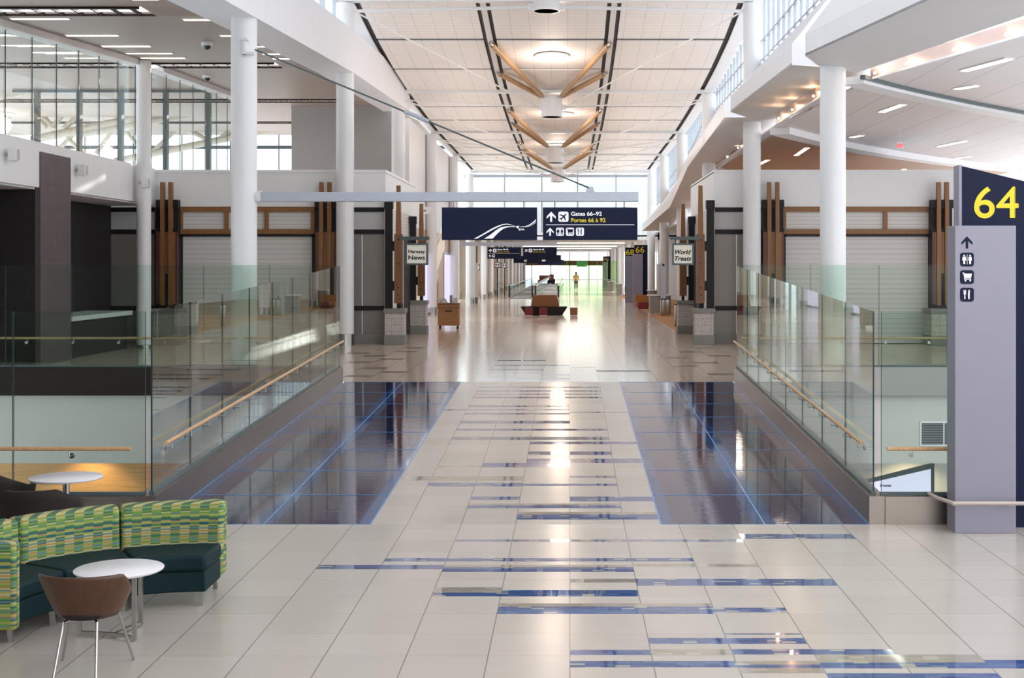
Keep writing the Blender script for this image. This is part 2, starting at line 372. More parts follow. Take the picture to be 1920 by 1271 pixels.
# ------------------------------------------------------------ setting: floor
T = .6195
def y2Y(py, ramp=True):
    Y = F*HC/(py-VY)
    if Y <= Y1: return Y
    Y = 9085/(py-397)
    if Y <= Y2: return Y
    return F*(HC-ZF)/(py-VY)
strips = [  # x0, x1, y top, y bottom in the photograph, kind
 (1385,1597,1001,1010,1),(852,1390,1011,1016,3),(722,1298,1046,1052.5,1),(597,832,1059,1067,1),(832,1185,1059,1063,2),(832,1185,1063,1072,1),(1185,1420,1057,1063,2),
 (1070,1192,1085,1092,2),(1192,1565,1085,1098,1),(812,940,1101,1111,2),(812,940,1111,1118,1),(940,1197,1106,1118,1),(933,1340,1131,1137,2),(933,1340,1137,1151,1),(1338,1475,1139,1148,1),
 (1358,1500,1187,1190,3),(1215,1508,1196,1207,1),(1068,1218,1218,1228,1),(1215,1370,1217,1228,2),(1370,1672,1217,1227,1),(1530,1840,1227,1242,2),(1530,1840,1242,1253,1),
 (1068,1380,1239,1251,1),(1380,1545,1239,1246,2),(1380,1545,1246,1252,1),(1380,1545,1252,1262,2),(1838,1990,1237,1253,1),(1545,1870,1262,1276,1),
 (970,1229,960,964,2),(970,1229,964,974,1),(880,1163,944,947,2),(880,1163,947,953,1),(885,975,931,937,1),(1068,1219,931,940,1),
 (806,960,905,912,1),(960,1156,907,911,1),(759,980,893,901,2),(1068,1153,892,896,3),(824,906,873,876,2),(906,1068,868,876,1),(988,1202,860,868,1),
 (990,1145,846.5,853,1),(993,1192,828,833,1),(849,1141,819,825,3),(860,1136,804,807.5,1),(865,1068,789,794,1),(878,1068,774,777,1),(833,1068,767,769.5,3),(880,1068,760,763,1),(1068,1177,772,774,3),
 (890,1124,744,746.5,1),(893,1124,738,740,3),(895,1118,732,734,1),(897,1118,725,727,3),(900,1043,709,711,1),(905,1043,702,703.5,3),(905,1043,692,694,1),(915,1045,684,685.5,3),(920,1045,675,676.5,1),(1045,1120,688,689,3),(1142,1215,694,697,4),
 (640,697,661,663.5,4),(682,725,666,668.5,4),(712,758,672,674.5,4),(655,702,678,680.5,4),(676,727,688.5,691.5,4),(712,765,696,699,4),(645,697,703.5,706.5,4),(742,788,658,660,4),(768,810,651,653,4),
 (1240,1290,670,672,4),(1272,1312,659,661,4),(1296,1345,679,681,4),(1325,1368,666,668,4),(1258,1305,685.5,687.5,4),(1325,1377,700,703,4),(1300,1340,651,652.5,4)]
cells = {}
for x0, x1, a, b, k in strips:
    ya, yb = y2Y(b), y2Y(a); z = HC-fz((ya+yb)/2)
    X0 = round((x0-VX)/((a+b)/2-VY)*z/T); X1 = max(X0+1, round((x1-VX)/((a+b)/2-VY)*z/T))
    for i in range(X0, X1): cells.setdefault(i, []).append((ya, yb, k))
PL = (-4.73, -2.27); PR = (1.03, 3.42); WL, WR = -4.86, 3.50
fl = MB()
def fquad(x0, x1, a, b, k):
    if b-a < 1e-4 or x1-x0 < 1e-4: return
    ys = [a]+[q for q in (Y1, Y2) if a < q < b]+[b]
    for p, q in zip(ys, ys[1:]):
        fl.cur = k; fl.poly([(x0, p, fz(p)), (x1, p, fz(p)), (x1, q, fz(q)), (x0, q, fz(q))])
def fcol(x0, x1, a, b, lst):
    y = a
    for p, q, k in sorted(lst):
        p, q = max(p, y), min(q, b)
        if q <= p: continue
        fquad(x0, x1, y, p, 0); fquad(x0, x1, p, q, k); y = q
    fquad(x0, x1, y, b, 0)
FARY = 230
for i in range(-34, 30):
    x0, x1 = i*T, (i+1)*T; L = cells.get(i, [])
    fcol(x0, x1, -4, Y1, L)
    u0, u1 = max(x0, PL[1]), min(x1, PR[0])
    if u1 > u0: fcol(u0, u1, Y1, Y2, L)
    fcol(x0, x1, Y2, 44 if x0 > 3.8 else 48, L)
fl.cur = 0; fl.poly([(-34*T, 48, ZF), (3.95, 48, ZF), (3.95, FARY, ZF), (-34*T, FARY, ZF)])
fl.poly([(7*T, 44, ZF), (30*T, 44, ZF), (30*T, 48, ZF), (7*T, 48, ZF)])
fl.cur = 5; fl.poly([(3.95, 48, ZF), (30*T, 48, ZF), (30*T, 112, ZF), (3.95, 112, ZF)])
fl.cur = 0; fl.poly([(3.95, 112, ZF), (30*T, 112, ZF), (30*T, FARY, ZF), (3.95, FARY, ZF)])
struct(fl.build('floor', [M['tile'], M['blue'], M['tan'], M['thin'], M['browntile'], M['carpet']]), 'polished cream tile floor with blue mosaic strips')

struct(MB().box(-46, -2.6, -.1, 24, -2.3, 14).build('wall_back_blocker', M['white']), 'unseen wall added behind the camera to block light')  # added out of view to cut sky light on the foreground
struct(MB().box(24, -2.6, 0, 24.2, 60, 5.0).build('wall_right_blocker', M['white']), 'unseen outer wall added to darken the right concourse')  # unseen, added to tone down light coming from the right
struct(MB().box(-21.2, -2.6, 0, -21, 26, 8.4).build('wall_left_blocker', M['white']), 'unseen outer wall added left of the camera to block light')  # unseen, added to shut out light from the left
# blue glass floor fields either side of the walkway
for (a, b), nm in ((PL, 'left'), (PR, 'right')):
    r = thing('glass_floor', f'dark blue glass floor field in the ramp, along the {nm} handrail', 'glass floor', ((a+b)/2, Y1, 0))
    for i in range(2):
        for j in range(8):
            xa = a+(b-a)*i/2+.008; xb = a+(b-a)*(i+1)/2-.008; ya = Y1+(Y2-Y1)*j/8+.008; yb = Y1+(Y2-Y1)*(j+1)/8-.008
            MB().prism([(xa, ya, fz(ya)-.05), (xb, ya, fz(ya)-.05), (xb, yb, fz(yb)-.05), (xa, yb, fz(yb)-.05)], (0, 0, .048)).build('glass_panel', M['pool'], r)
    g = MB(); 
    for x in (a, (a+b)/2-.008, b-.016): g.prism([(x, Y1, -.04), (x+.016, Y1, -.04), (x+.016, Y2, ZF-.04), (x, Y2, ZF-.04)], (0, 0, .042))
    for j in range(9):
        y = Y1+(Y2-Y1)*j/8; g.box(a, y-.008, fz(y)-.04, b, y+.008, fz(y)+.0015)
    g.build('joint', M['poolline'], r)
    for x0, x1 in ((a+.016, a+.15), ((a+b)/2-.13, (a+b)/2-.01), ((a+b)/2+.01, (a+b)/2+.13), (b-.15, b-.016)):  # bands paint in the blue glow of the lit glass edges
        MB().prism([(x0, Y1+.01, -.0018), (x1, Y1+.01, -.0018), (x1, Y2-.01, ZF-.0018), (x0, Y2-.01, ZF-.0018)], (0, 0, .0012)).build('blue_glow_band', M['glowblue'], r)

# wells on either side: walls, lower floor, upstands
def well(x0, x1, side, nm):
    w_ = MB(); zb = -5
    w_.cur = 2; w_.poly([(x0, Y1, zb), (x1, Y1, zb), (x1, 40, zb), (x0, 40, zb)])
    struct(w_.build('floor', [M['wellwhite'], M['wellorange'], M['wellfloor']]), f'lower level floor seen down the {nm} well')
    w_ = MB()
    w_.box(x0, 28.50, -1.2, x1, 28.7, .24); struct(w_.build('wall_'+nm+'_well', M['wellwhite']), f'pale wall under the far edge of the {nm} well')
    w_ = MB(); w_.box(x0, 33, -5, x1, 33.2, -1.0); struct(w_.build('wall_'+nm+'_below', M['wellorange'] if nm == 'left' else M['wellwhite']), f'wall of the lower level under the {nm} well')
    w_ = MB(); w_.box(x0, 28.7, -1.2, x1, 33.2, -1.1); struct(w_.build('ceiling_below_'+nm, M['wellwhite']))
well(-15, WL-.1, -1, 'left'); well(WR+.1, 14, 1, 'right')
def fascia_box(x0, x1, m, lab): return struct(MB().box(x0, 28.30, .24, x1, 28.62, .83).build('trim_%d' % (1 if x0 < 0 else 2), m), lab)
fascia_box(-15, WL-.06, M['darkbrown'], 'dark brown edge fascia of the left well'); fascia_box(WR+.06, 14, M['greywall'], 'grey metal edge fascia of the right well')
for s, x in ((-1, WL), (1, WR)):
    # side kerb carrying the glass, and wall below it
    xa, xb = (x-.10, x+.13) if s < 0 else (x-.08, x+.10)
    k = MB(); k.prism([(xa, Y1, -5), (xa, 28.3, -5), (xa, 28.3, ZF+.32), (xa, Y1, .32)], (xb-xa, 0, 0))
    struct(k.build('trim_%d' % (3 if s < 0 else 4), M['kerb']), 'brushed steel kerb under the %s side glass' % ('left' if s < 0 else 'right'))
    k = MB(); k.box(min(xb if s > 0 else -15, xa if s < 0 else 14), Y1-.02, -.3, max(xb if s > 0 else -15, xa if s < 0 else 14), Y1+.12, .32)
    struct(k.build('trim_%d' % (5 if s < 0 else 6), M['kerb']), 'brushed steel kerb under the %s front glass' % ('left' if s < 0 else 'right'))
    k = MB(); k.box(-15 if s < 0 else xb, Y1, -5, xa if s < 0 else 14, Y1+.1, -.3); struct(k.build('wall_front_'+('left' if s < 0 else 'right'), M['wellwhite']))

# ------------------------------------------------------------ main ceiling
ZC = [(20, 13.2), (36, 11.9), (41.6, 11.12), (45.9, 10.57), (50.2, 10.2), (54.5, 9.96), (58.8, 9.82), (63.1, 9.70), (67.5, 9.60), (80.4, 9.53), (93.3, 9.40)]
zc = lambda y: interp(ZC, y)
ys = [-1.4+4.3*i for i in range(23)]; ys[-1] = 93.2
lanes = [(-6.5, -2.92), (-2.48, 1.16), (1.60, 5.2)]
c = MB()
for a, b in zip(ys, ys[1:]):
    for x0, x1 in lanes:
        c.cur = 0; c.prism([(x0, a+.14, zc(a+.14)), (x1, a+.14, zc(a+.14)), (x1, b-.14, zc(b-.14)), (x0, b-.14, zc(b-.14))], (0, 0, .05))
    c.cur = 1; c.prism([(-6.9, a, zc(a)+.1), (5.6, a, zc(a)+.1), (5.6, b, zc(b)+.1), (-6.9, b, zc(b)+.1)], (0, 0, .05))
    c.cur = 2
    for x in (-2.70, 1.38): c.prism([(x-.09, a, zc(a)-.02), (x+.09, a, zc(a)-.02), (x+.09, b, zc(b)-.02), (x-.09, b, zc(b)-.02)], (0, 0, .25))
    for x0, x1, zo in ((-7.3, -6.68, .25), (5.38, 6.2, .25)):
        c.prism([(x0, a, zc(a)+(zo if x0 < 0 else -.02)), (x1, a, zc(a)+(-.02 if x0 < 0 else zo)), (x1, b, zc(b)+(-.02 if x0 < 0 else zo)), (x0, b, zc(b)+(zo if x0 < 0 else -.02))], (0, 0, .06))
struct(c.build('ceiling', [M['ceil'], M['black'], M['soffit']]), 'white panelled hall ceiling with dark gaps between panels')
colY = [28.7, 41.6, 54.5, 67.5, 80.4, 93.3]
for y in colY[1:]:
    tag(MB().box(-6.9, y-.16, zc(y)-.1, 5.6, y+.16, zc(y)+.03).build('ceiling_beam', M['column']), 'pale grey beam crossing the hall ceiling above a hub, %s' % {41.6: 'nearest of the row at the top of the picture', 54.5: 'second from the camera', 67.5: 'third from the camera', 80.4: 'fourth from the camera', 93.3: 'farthest, over the end window'}[y], 'beam', 'beams across the hall ceiling')
# glowing discs added for the round patches of uplight on the ceiling
for px, py, Y, r in ((1035, 105, 48.05, .62), (1050, 214, 60.8, .6), (1045, 270, 74, .6)):
    z = zc(Y)-.03; x = XP(px, Y)
    d = thing('ceiling_glow', {48.05: 'large glowing disc for warm uplight on the ceiling, nearest of the row', 60.8: 'glowing disc for warm uplight on the ceiling just behind the second hub', 74: 'glowing disc for warm uplight on the ceiling behind the third hub'}[Y], 'ceiling light', (x, Y, z), 'round glow discs on the ceiling')
    d.rotation_euler = (math.atan((zc(Y+1)-zc(Y-1))/2), 0, 0); MB().lathe((x, Y, z-.03), [(r-.04, 0), (r-.04, .02)], 32).build('diffuser', M['glowdisc'], d); MB().lathe((x, Y, z-.03), [(r-.04, 0), (r, 0), (r, .03), (r-.04, .03)], 32).build('rim', M['white'], d)
    lamp('POINT', (x, Y, z-.5), 130, (1, .80, .64), .4)  # added lamp spreading the glow around the disc
# ------------------------------------------------------------ columns
def column(x, y, r, z0, z1, label, skirt=.35, name='column'):
    o = thing(name, label, 'column', (x, y, z0), 'white round columns')
    MB().lathe((x, y, z0), [(r, skirt), (r, z1-z0)], 28).build('shaft', M['column'], o, True)
    MB().lathe((x, y, z0), [(r+.012, 0), (r+.012, skirt-.004)], 28).build('steel_skirt', M['steel'], o, True)
    return o
ordL = ['large white round column carrying the sign beam, on the left', 'white round column in front of the left shop corner', 'white round column rising behind the left shop', 'white round column set in the left hall wall', 'white round column at the end of the left hall wall', 'white round column in the far left corner under the end window']
ordR = ['large white round column rising behind the right railing', 'white round column in front of the right shop corner', 'white round column rising above the right shop, first behind it', 'white round column behind the right shop, second of the row', 'white round column beside the small round kiosk counter', 'white round column in the far right corner under the end window']
for i, y in enumerate(colY):
    column(-6.89, y, .27, ZF, zc(y)-.15 if i else 8.2, ordL[i]); column(5.58, y+(.1 if i == 0 else 0), .27, ZF, zc(y)-.15 if i else 7.2, ordR[i])
column(-12.62, 40.2, .21, ZF, 9.0, 'slim white column standing before the white wall at left', .1)
for y in (43.5, 52.5, 61.5, 70.5, 79.5, 88.5):      # added upward fill lamps without fixtures, brightening the hall ceiling
    for x in (-4.4, 3.1):
        d = lamp('AREA', (x, y, 7.2), 62, (1, .92, .85), 3, (math.pi, 0, 0)).data; d.shape = 'RECTANGLE'; d.size = 3; d.size_y = 8
# hubs, timber struts and rods
hubz = {41.6: 10.88, 54.5: 9.32, 67.5: 8.46, 80.4: 8.30}
nm = {41.6: 'nearest', 54.5: 'second', 67.5: 'third', 80.4: 'fourth'}
for y, z in hubz.items():
    hx = -.72; r = .42; o = thing('strut_hub', f'white steel drum hub hanging on the ceiling axis, {nm[y]} from the camera', 'hub', (hx, y, z-.38), 'ceiling hubs')
    h = .42 if y > 42 else .14
    MB().lathe((hx, y, z), [(r-.05, -h), (r, -h), (r, h), (r-.05, h), (r-.05, -h)], 36).build('drum', M['column'], o, True)
    MB().lathe((hx, y, z), [(r-.06, h-.06), (r-.06, h-.02)], 36).build('cap_plate', M['steel'], o)
    for s in (-1, 1):
        MB().box(hx+s*(r-.01), y-.05, z-.12, hx+s*(r+.16), y+.05, z+.08).build('lug', M['column'], o)
    for s, sn in ((-1, 'left'), (1, 'right')):
        cx = -6.89+.27 if s < 0 else 5.58-.27
        for y0 in ((y,) if y < 42 else (y, colY[colY.index(y)-1])):
            zt = zc(y0)-.38; a = Vector((cx, y0, zt)); b = Vector((hx+s*(r+.12), y, z-.02)); m = (a+b)/2; d = (b-a).normalized()*.15
            lab = f'white rod, {nm[y]} hub to {"same" if y0 == y else "nearer"} row column, {sn} side'
            q = thing('tie_rod', lab, 'rod', a, 'ceiling tie rods'); rr = .055 if y < 42 else .028
            MB().tube(a, b, rr, 8).build('rod', M['column'], q, True); MB().tube(m-d, m+d, rr*1.6, 8).build('coupler', M['column'], q, True)
        if y > 42:
            for k, yy in ((2, y-8.65), (1, y-4.3)):
                bx = -2.70 if s < 0 else 1.38; a = Vector((hx+s*.36, y-.18*k, z+.36)); b = Vector((bx, yy, zc(yy)-.12)); d = (b-a).normalized()
                q = thing('timber_strut', f'{"longer" if k == 2 else "shorter"} timber strut rising {sn} from the {nm[y]} hub', 'strut', a, 'timber ceiling struts')
                MB().tube(a+d*.25, b-d*.3, .095, 14).build('timber', M['strut'], q, True)
                MB().tube(a, a+d*.27, .06, 10).tube(b-d*.32, b, .07, 10, .05).build_each('steel_end', M['steel'], q, True)

# ------------------------------------------------------------ left side roof: white beam, plank ceiling with slatted skylights
ZB = [(16, 7.5), (29.8, 8.23), (41.6, 8.84), (54.5, 9.26), (56, 9.3)]
zb = lambda y: interp(ZB, y)
b = MB(); yy = [-2, 18, 24, 29.8, 35.7, 41.6, 48, 54.5, 56]
for p, q in zip(yy, yy[1:]):
    tp, tq = min(zb(p)+1.3, zc(p)+.2), min(zb(q)+1.3, zc(q)+.2)
    b.mesh([(-7.7, p, zb(p)), (-6.6, p, zb(p)), (-6.6, p, tp), (-7.7, p, tp), (-7.7, q, zb(q)), (-6.6, q, zb(q)), (-6.6, q, tq), (-7.7, q, tq)],
           [(0, 1, 5, 4), (1, 2, 6, 5), (2, 3, 7, 6), (3, 0, 4, 7)]+([(3, 2, 1, 0)] if p == -2 else [])+([(4, 5, 6, 7)] if q == 56 else []))
struct(b.build('trim_7', M['fascia']), 'deep white beam along the left columns')
ZL = [(-2, 7.0), (14, 7.5), (28.9, 8.38), (41.85, 9.14), (54.8, 9.6), (75, 10.6), (84, 11.0)]
zl = lambda y: interp(ZL, y)
slots = [28.9, 41.85, 54.8, 70.5]
l = MB(); segs = []; y = -2
for s_ in slots: segs.append((y, s_-.65)); y = s_+.65
segs.append((y, 84))
for a, b_ in segs: l.prism([(-46, a, zl(a)), (-7.7, a, zl(a)), (-7.7, b_, zl(b_)), (-46, b_, zl(b_))], (0, 0, .06))
for s_ in slots:
    l.prism([(-9, s_-.65, zl(s_)), (-7.7, s_-.65, zl(s_)), (-7.7, s_+.65, zl(s_)), (-9, s_+.65, zl(s_))], (0, 0, .06))
struct(l.build('ceiling_left', M['plank']), 'grey brown plank ceiling sloping up over the left side')
for i, s_ in enumerate(slots):
    o = thing('slatted_skylight', 'slatted skylight strip across the left plank ceiling, %s' % ['nearest, at the top left corner', 'second from the camera', 'third from the camera', 'farthest back'][i], 'skylight', (-20, s_, zl(s_)), 'slatted skylights')
    MB().box(-46, s_-.65, zl(s_-.65)-.04, -9, s_-.52, zl(s_)+.3).build('near_curb', M['darkbrown'], o); MB().box(-46, s_+.6, zl(s_+.6)-.04, -9, s_+.65, zl(s_+.6)+.01).build('far_curb', M['darkbrown'], o)
    g = MB(); x = -40
    while x < -9: g.box(x, s_-.52, zl(s_)+.0, x+.04, s_+.6, zl(s_)+.06); x += .42
    g.build('slats', M['darkbrown'], o)
def barlight(px0, px1, py, surf, label, m=None, dy=.06):
    Y = 20.0
    for _ in range(60): Y = (surf(Y)-.03-HC)*F/(VY-py)
    o = thing('linear_light', label, 'ceiling light', (XP((px0+px1)/2, Y), Y, surf(Y)-.03), 'linear lights in the left ceiling')
    MB().box(XP(px0, Y), Y-dy, surf(Y)-.03, XP(px1, Y), Y+dy, surf(Y)+.01).build('diffuser', m or M['light'], o)
    MB().box(XP(px0, Y)-.03, Y-dy-.03, surf(Y)-.02, XP(px1, Y)+.03, Y+dy+.03, surf(Y)+.02).build('housing', M['white'], o)
for a, b_, y, lb in ((22, 128, 36.5, 'just below the first skylight'), (125, 220, 67.5, 'second in the diagonal row'), (192, 281, 87.5, 'third in the diagonal row'), (238, 322, 101, 'fourth in the diagonal row'), (265, 346, 109.5, 'fifth, just above the second skylight'),
     (345, 404, 38, 'short one by the white beam'), (414, 470, 68, 'half hidden by the big column'), (480, 512, 88, 'right of the big column, upper'), (493, 541, 102, 'right of the big column, middle'), (512, 559, 111, 'right of the big column, lower'), (247, 296, -1, 'cut by the top of the picture'),
     (0, 20, 66.5, 'cut by the left edge behind glass'), (5, 94, 86, 'behind glass at left, upper'), (62, 143, 99, 'behind glass at left, lower')):
    barlight(a, b_, y, zl, 'thin warm linear light in left ceiling, '+lb)
# ceiling bulkhead and glass wall along X=-12.9
b = MB(); yy = [20, 28.9, 41.85, 54.8]
for p, q in zip(yy, yy[1:]): b.prism([(-13.15, p, zl(p)-.16), (-12.7, p, zl(p)-.16), (-12.7, q, zl(q)-.16), (-13.15, q, zl(q)-.16)], (0, 0, .18))
struct(b.build('trim_8', M['soffit']), 'grey bulkhead over the left glass wall')
wn = struct(MB().prism([(-12.95, 22, 5.95), (-12.95, 54.8, 5.95), (-12.95, 54.8, zl(54.8)-.14), (-12.95, 41.85, zl(41.85)-.14), (-12.95, 28.9, zl(28.9)-.14), (-12.95, 22, zl(22)-.14)], (.02, 0, 0)).build('window_1', M['clear']), 'tall glass wall above the left white wall')
g = MB(); y = 28.0
while y < 54.8: g.box(-12.945, y-.012, 5.95, -12.925, y+.012, zl(y)-.16); y += 1.55
g.build('window_frame', M['steelpost'], wn)
# teal-grey posts of the glass screen further back
o = thing('post_screen', 'row of dark teal steel posts standing behind the left glass wall', 'screen', (-17, 50, 5))
for px in (-8, 71, 150, 228, 312, 392):
    x = XP(px, 50); MB().box(x-.07, 49.8, 6.0, x+.07, 50.1, zl(50)-.05).build('post', M['steelpost'], o)
MB().box(-20.5, 49.9, zl(50)-.12, -12.96, 50.05, zl(50)-.02).build('head_rail', M['steelpost'], o)
# roof trusses beyond
def truss(label, Y, chords, webs, r=.13):
    o = thing('roof_truss', label, 'truss', (-20, Y, 6), 'roof trusses beyond the left glass')
    for (a, b_, rr) in chords: MB().tube(P(*a, Y), P(*b_, Y), rr, 12).build('chord', M['truss'], o, True)
    for a, b_ in webs: MB().tube(P(*a, Y), P(*b_, Y+.01), r, 8).build('web_member', M['truss'], o, True)
truss('pair of thick pale truss chords at the upper left behind glass', 51.5, [((-20, 163), (180, 124), .16), ((-20, 182), (232, 129), .2)], [((0, 138), (30, 116)), ((52, 112), (56, 138))], .12)
truss('long pale truss rising behind the dark posts', 66, [((60, 262), (400, 192), .2), ((150, 252), (432, 200), .17)], [((20, 185), (88, 238)), ((66, 205), (98, 236)), ((98, 238), (142, 187)), ((120, 240), (180, 190)), ((165, 187), (232, 214)), ((0, 232), (40, 200)), ((210, 200), (244, 216)), ((275, 190), (300, 215))])
truss('pale truss with open webs against the bright far window', 80, [((170, 312), (560, 232), .2), ((-10, 244), (560, 244), .1)], [((180, 288), (212, 243)), ((232, 243), (268, 282)), ((330, 243), (285, 286)), ((350, 242), (400, 268)), ((400, 268), (440, 240)), ((105, 285), (145, 245)), ((460, 256), (500, 240)), ((125, 256), (160, 292)), ((520, 244), (545, 236))])
wn = struct(MB().box(-46, 84, 4, -7.5, 84.05, 11.2).build('window_2', M['clear']), 'bright far window wall behind the roof trusses')
g = MB()
for x in range(-45, -8, 3): g.box(x-.03, 83.95, 4, x+.03, 84.1, 11)
g.box(-46, 83.9, 10.15, -7.5, 84.15, 10.35); g.build('window_frame', M['steelpost'], wn)
struct(MB().box(-11.9, 58, ZF, -7.2, 58.3, 9.85).build('wall_back_left', M['greywall']), 'large grey wall block behind the left shop')
# clerestory over the left beam
cl = MB(); cl.prism([(-7.25, p, min(zb(p)+1.25, zc(p))) for p in (30, 41.6, 54)]+[(-7.25, p, zc(p)+.3) for p in (54, 41.6, 30)], (.03, 0, 0))
wn = struct(cl.build('window_3', M['clear']), 'clerestory window over the left white beam')
g = MB(); y = 31
while y < 50: g.box(-7.3, y-.05, zb(y)+1.25, -7.15, y+.05, zc(y)+.1); y += 2.15
g.build('window_frame', M['alu'], wn)

# ------------------------------------------------------------ left white wall with dark recess, counter, pier
wl = MB(); wl.box(-13.3, 26, 4.85, -12.9, 42.2, 5.95); struct(wl.build('wall_left', M['white']), 'white wall band over the dark recesses at left')
wl = MB(); wl.box(-12.9-.02, 33.0, ZF, -13.6, 35.0, 5.7-.0); _p = MB().box(-13.0, 33.0, ZF, -12.87, 35.0, 5.72); _p.cur = 1; _p.box(-18, 32.98, ZF, -13.0, 35.0, 4.85); struct(_p.build('wall_pier', [M['slate'], M['slatedk']]), 'brown slate tiled pier in the left wall')  # darker slate on the camera-facing side paints in its shade
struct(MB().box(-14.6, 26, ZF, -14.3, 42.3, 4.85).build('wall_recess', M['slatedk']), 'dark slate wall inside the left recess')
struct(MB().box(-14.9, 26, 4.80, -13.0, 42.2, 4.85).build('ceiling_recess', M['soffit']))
o = thing('service_counter', 'black service counter with a white top by the left pier', 'counter', (-13.4, 37.5, ZF))
MB().box(-14.2, 35.05, ZF, -13.05, 40.0, 1.5).build('base', M['black'], o); MB().box(-14.25, 35.02, 1.5, -12.9, 40.05, 1.62).build('worktop', M['tablewhite'], o)
spk = thing('wall_speaker', 'small white speaker on the left wall, nearest the picture edge', 'speaker', P(11, 290, 31.0), 'wall speakers')
def speaker(p, label, first=[None]):
    if first[0] is None:
        o = thing('wall_speaker', label, 'speaker', (0, 0, 0), 'wall speakers')
        MB().box(-.1, -.11, -.15, .1, .11, .15).build('cabinet', M['white'], o, bevel=.02); MB().box(-.2, -.03, -.04, -.1, .03, .04).build('bracket', M['steel'], o)
        MB().box(.1, -.08, -.12, .108, .08, .12).build('grille', M['lightpanel'], o)
        o.location = p; first[0] = o; return o
    return dup(first[0], p, label)
bpy.data.objects.remove(spk)
speaker(Vector((-12.7, 31.0, ZP(290, 31))), 'small white speaker on the left wall, nearest the picture edge')
speaker(Vector((-12.7, 35.4, ZP(319, 35.4))), 'small white speaker on the left wall, just right of the slate pier')
speaker(Vector((-12.35, 39.5, ZP(343, 39.5))), 'small white speaker beside the slim column')
speaker(P(803, 395, 57)+Vector((0, 0, 0)), 'small white speaker on a bracket beyond the left shop').rotation_euler = (0, 0, .5)

# ------------------------------------------------------------ shops
def shop(Xw, d, Xend, side):
    """Xw: hall-side corner; d=+1 when the hall lies towards +X; Xend: far end of the front"""
    YF = 42.3; o = thing('shop_block', f'white walled shop block closed with shutters on the {side} of the hall', 'shop', (Xw, YF, ZF))
    x0, x1 = sorted((Xw, Xend))
    MB().box(x0, YF, 4.76, x1, 50.4, 5.87).build('upper_wall', M['white'], o)
    MB().box(x0, YF-.03, 5.84, x1+(.03 if d > 0 else 0), 50.4, 5.93).build('parapet_cap', M['white'], o)
    MB().box(Xw-d*.3, YF+.25, ZF, Xw, 50.4, 4.76).build('side_wall', M['siding'], o)
    MB().box(x0, YF+.6, ZF, x1, YF+.8, 4.76).build('inner_wall', M['black'], o)
    return o, YF
def shopfront(o, YF, Xa, Xb, muls):
    """transom with timber frame and roller shutter between Xa and Xb"""
    MB().box(Xa, YF+.05, 3.95, Xb, YF+.2, 4.76).build('transom_panel', M['siding'], o)
    f = MB(); f.box(Xa, YF-.05, 4.62, Xb, YF+.1, 4.78).box(Xa, YF-.05, 3.93, Xb, YF+.1, 4.08)
    for m in muls: f.box(m-.06, YF-.045, 4.0, m+.06, YF+.1, 4.7)
    f.build('transom_frame', M['timber2'], o)
    MB().box(Xa, YF+.02, 3.85, Xb, YF+.3, 3.93).build('shutter_head', M['black'], o)
    MB().box(Xa+.08, YF+.1, ZF+.02, Xb-.08, YF+.16, 3.85).build('roller_shutter', M['shutter'], o)
    MB().box(Xa, YF+.02, ZF, Xa+.09, YF+.25, 3.9).box(Xb-.09, YF+.02, ZF, Xb, YF+.25, 3.9).build_each('shutter_guide', M['black'], o)
def panelbay(o, YF, Xa, Xb, line):
    MB().box(Xa, YF+.02, 3.95, Xb, YF+.2, 4.76).build('pale_panel', M['lightpanel'], o)
    MB().box(Xa, YF+.02, ZF+.28, Xb, YF+.2, 3.95).build('metal_panel', M['greypanel'], o)
    t = MB()
    for z in (4.62, 3.93, 1.55): t.box(Xa, YF-.03, z, Xb, YF+.06, z+.14)
    t.build_each('black_band', M['blacksteel'], o)
    if line: MB().box(line-.015, YF+.005, ZF+.3, line+.015, YF+.05, 3.9).build('trim_strip', M['white'], o)
    MB().box(Xa, YF-.06, ZF, Xb, YF+.2, ZF+.30).build('plinth', M['concrete'], o)
oL, YF = shop(-5.75, 1, -15.2, 'left'); shopfront(oL, YF, XP(336, YF), XP(590, YF), [XP(x, YF) for x in (339, 425, 500, 587)])
panelbay(oL, YF, -7.25, -5.78, XP(679, YF)); panelbay(oL, YF, -15.2, -12.95, None)
oR, YF = shop(4.49, -1, 12.3, 'right'); shopfront(oR, YF, XP(1468, YF), XP(1747, YF), [XP(x, YF) for x in (1470, 1565, 1660, 1745)])
panelbay(oR, YF, 4.52, 5.98, XP(1381, YF)); 
MB().box(11.9, YF+.05, ZF, 12.3, YF+.2, 4.76).build('end_wall', M['white'], oR)
def pedestal(x0, x1, y0, y1, z1, label):
    o = thing('stone_pedestal', label, 'pedestal', ((x0+x1)/2, (y0+y1)/2, ZF), 'stone pedestals')
    MB().box(x0-.03, y0-.03, ZF, x1+.03, y1+.03, ZF+.30).build('plinth', M['concrete'], o, bevel=.01)
    MB().box(x0, y0, ZF+.30, x1, y1, z1-.14).build('stone_shaft', M['stone'], o)
    MB().box(x0-.04, y0-.04, z1-.14, x1+.04, y1+.04, z1).build('cap', M['concrete'], o, bevel=.01)
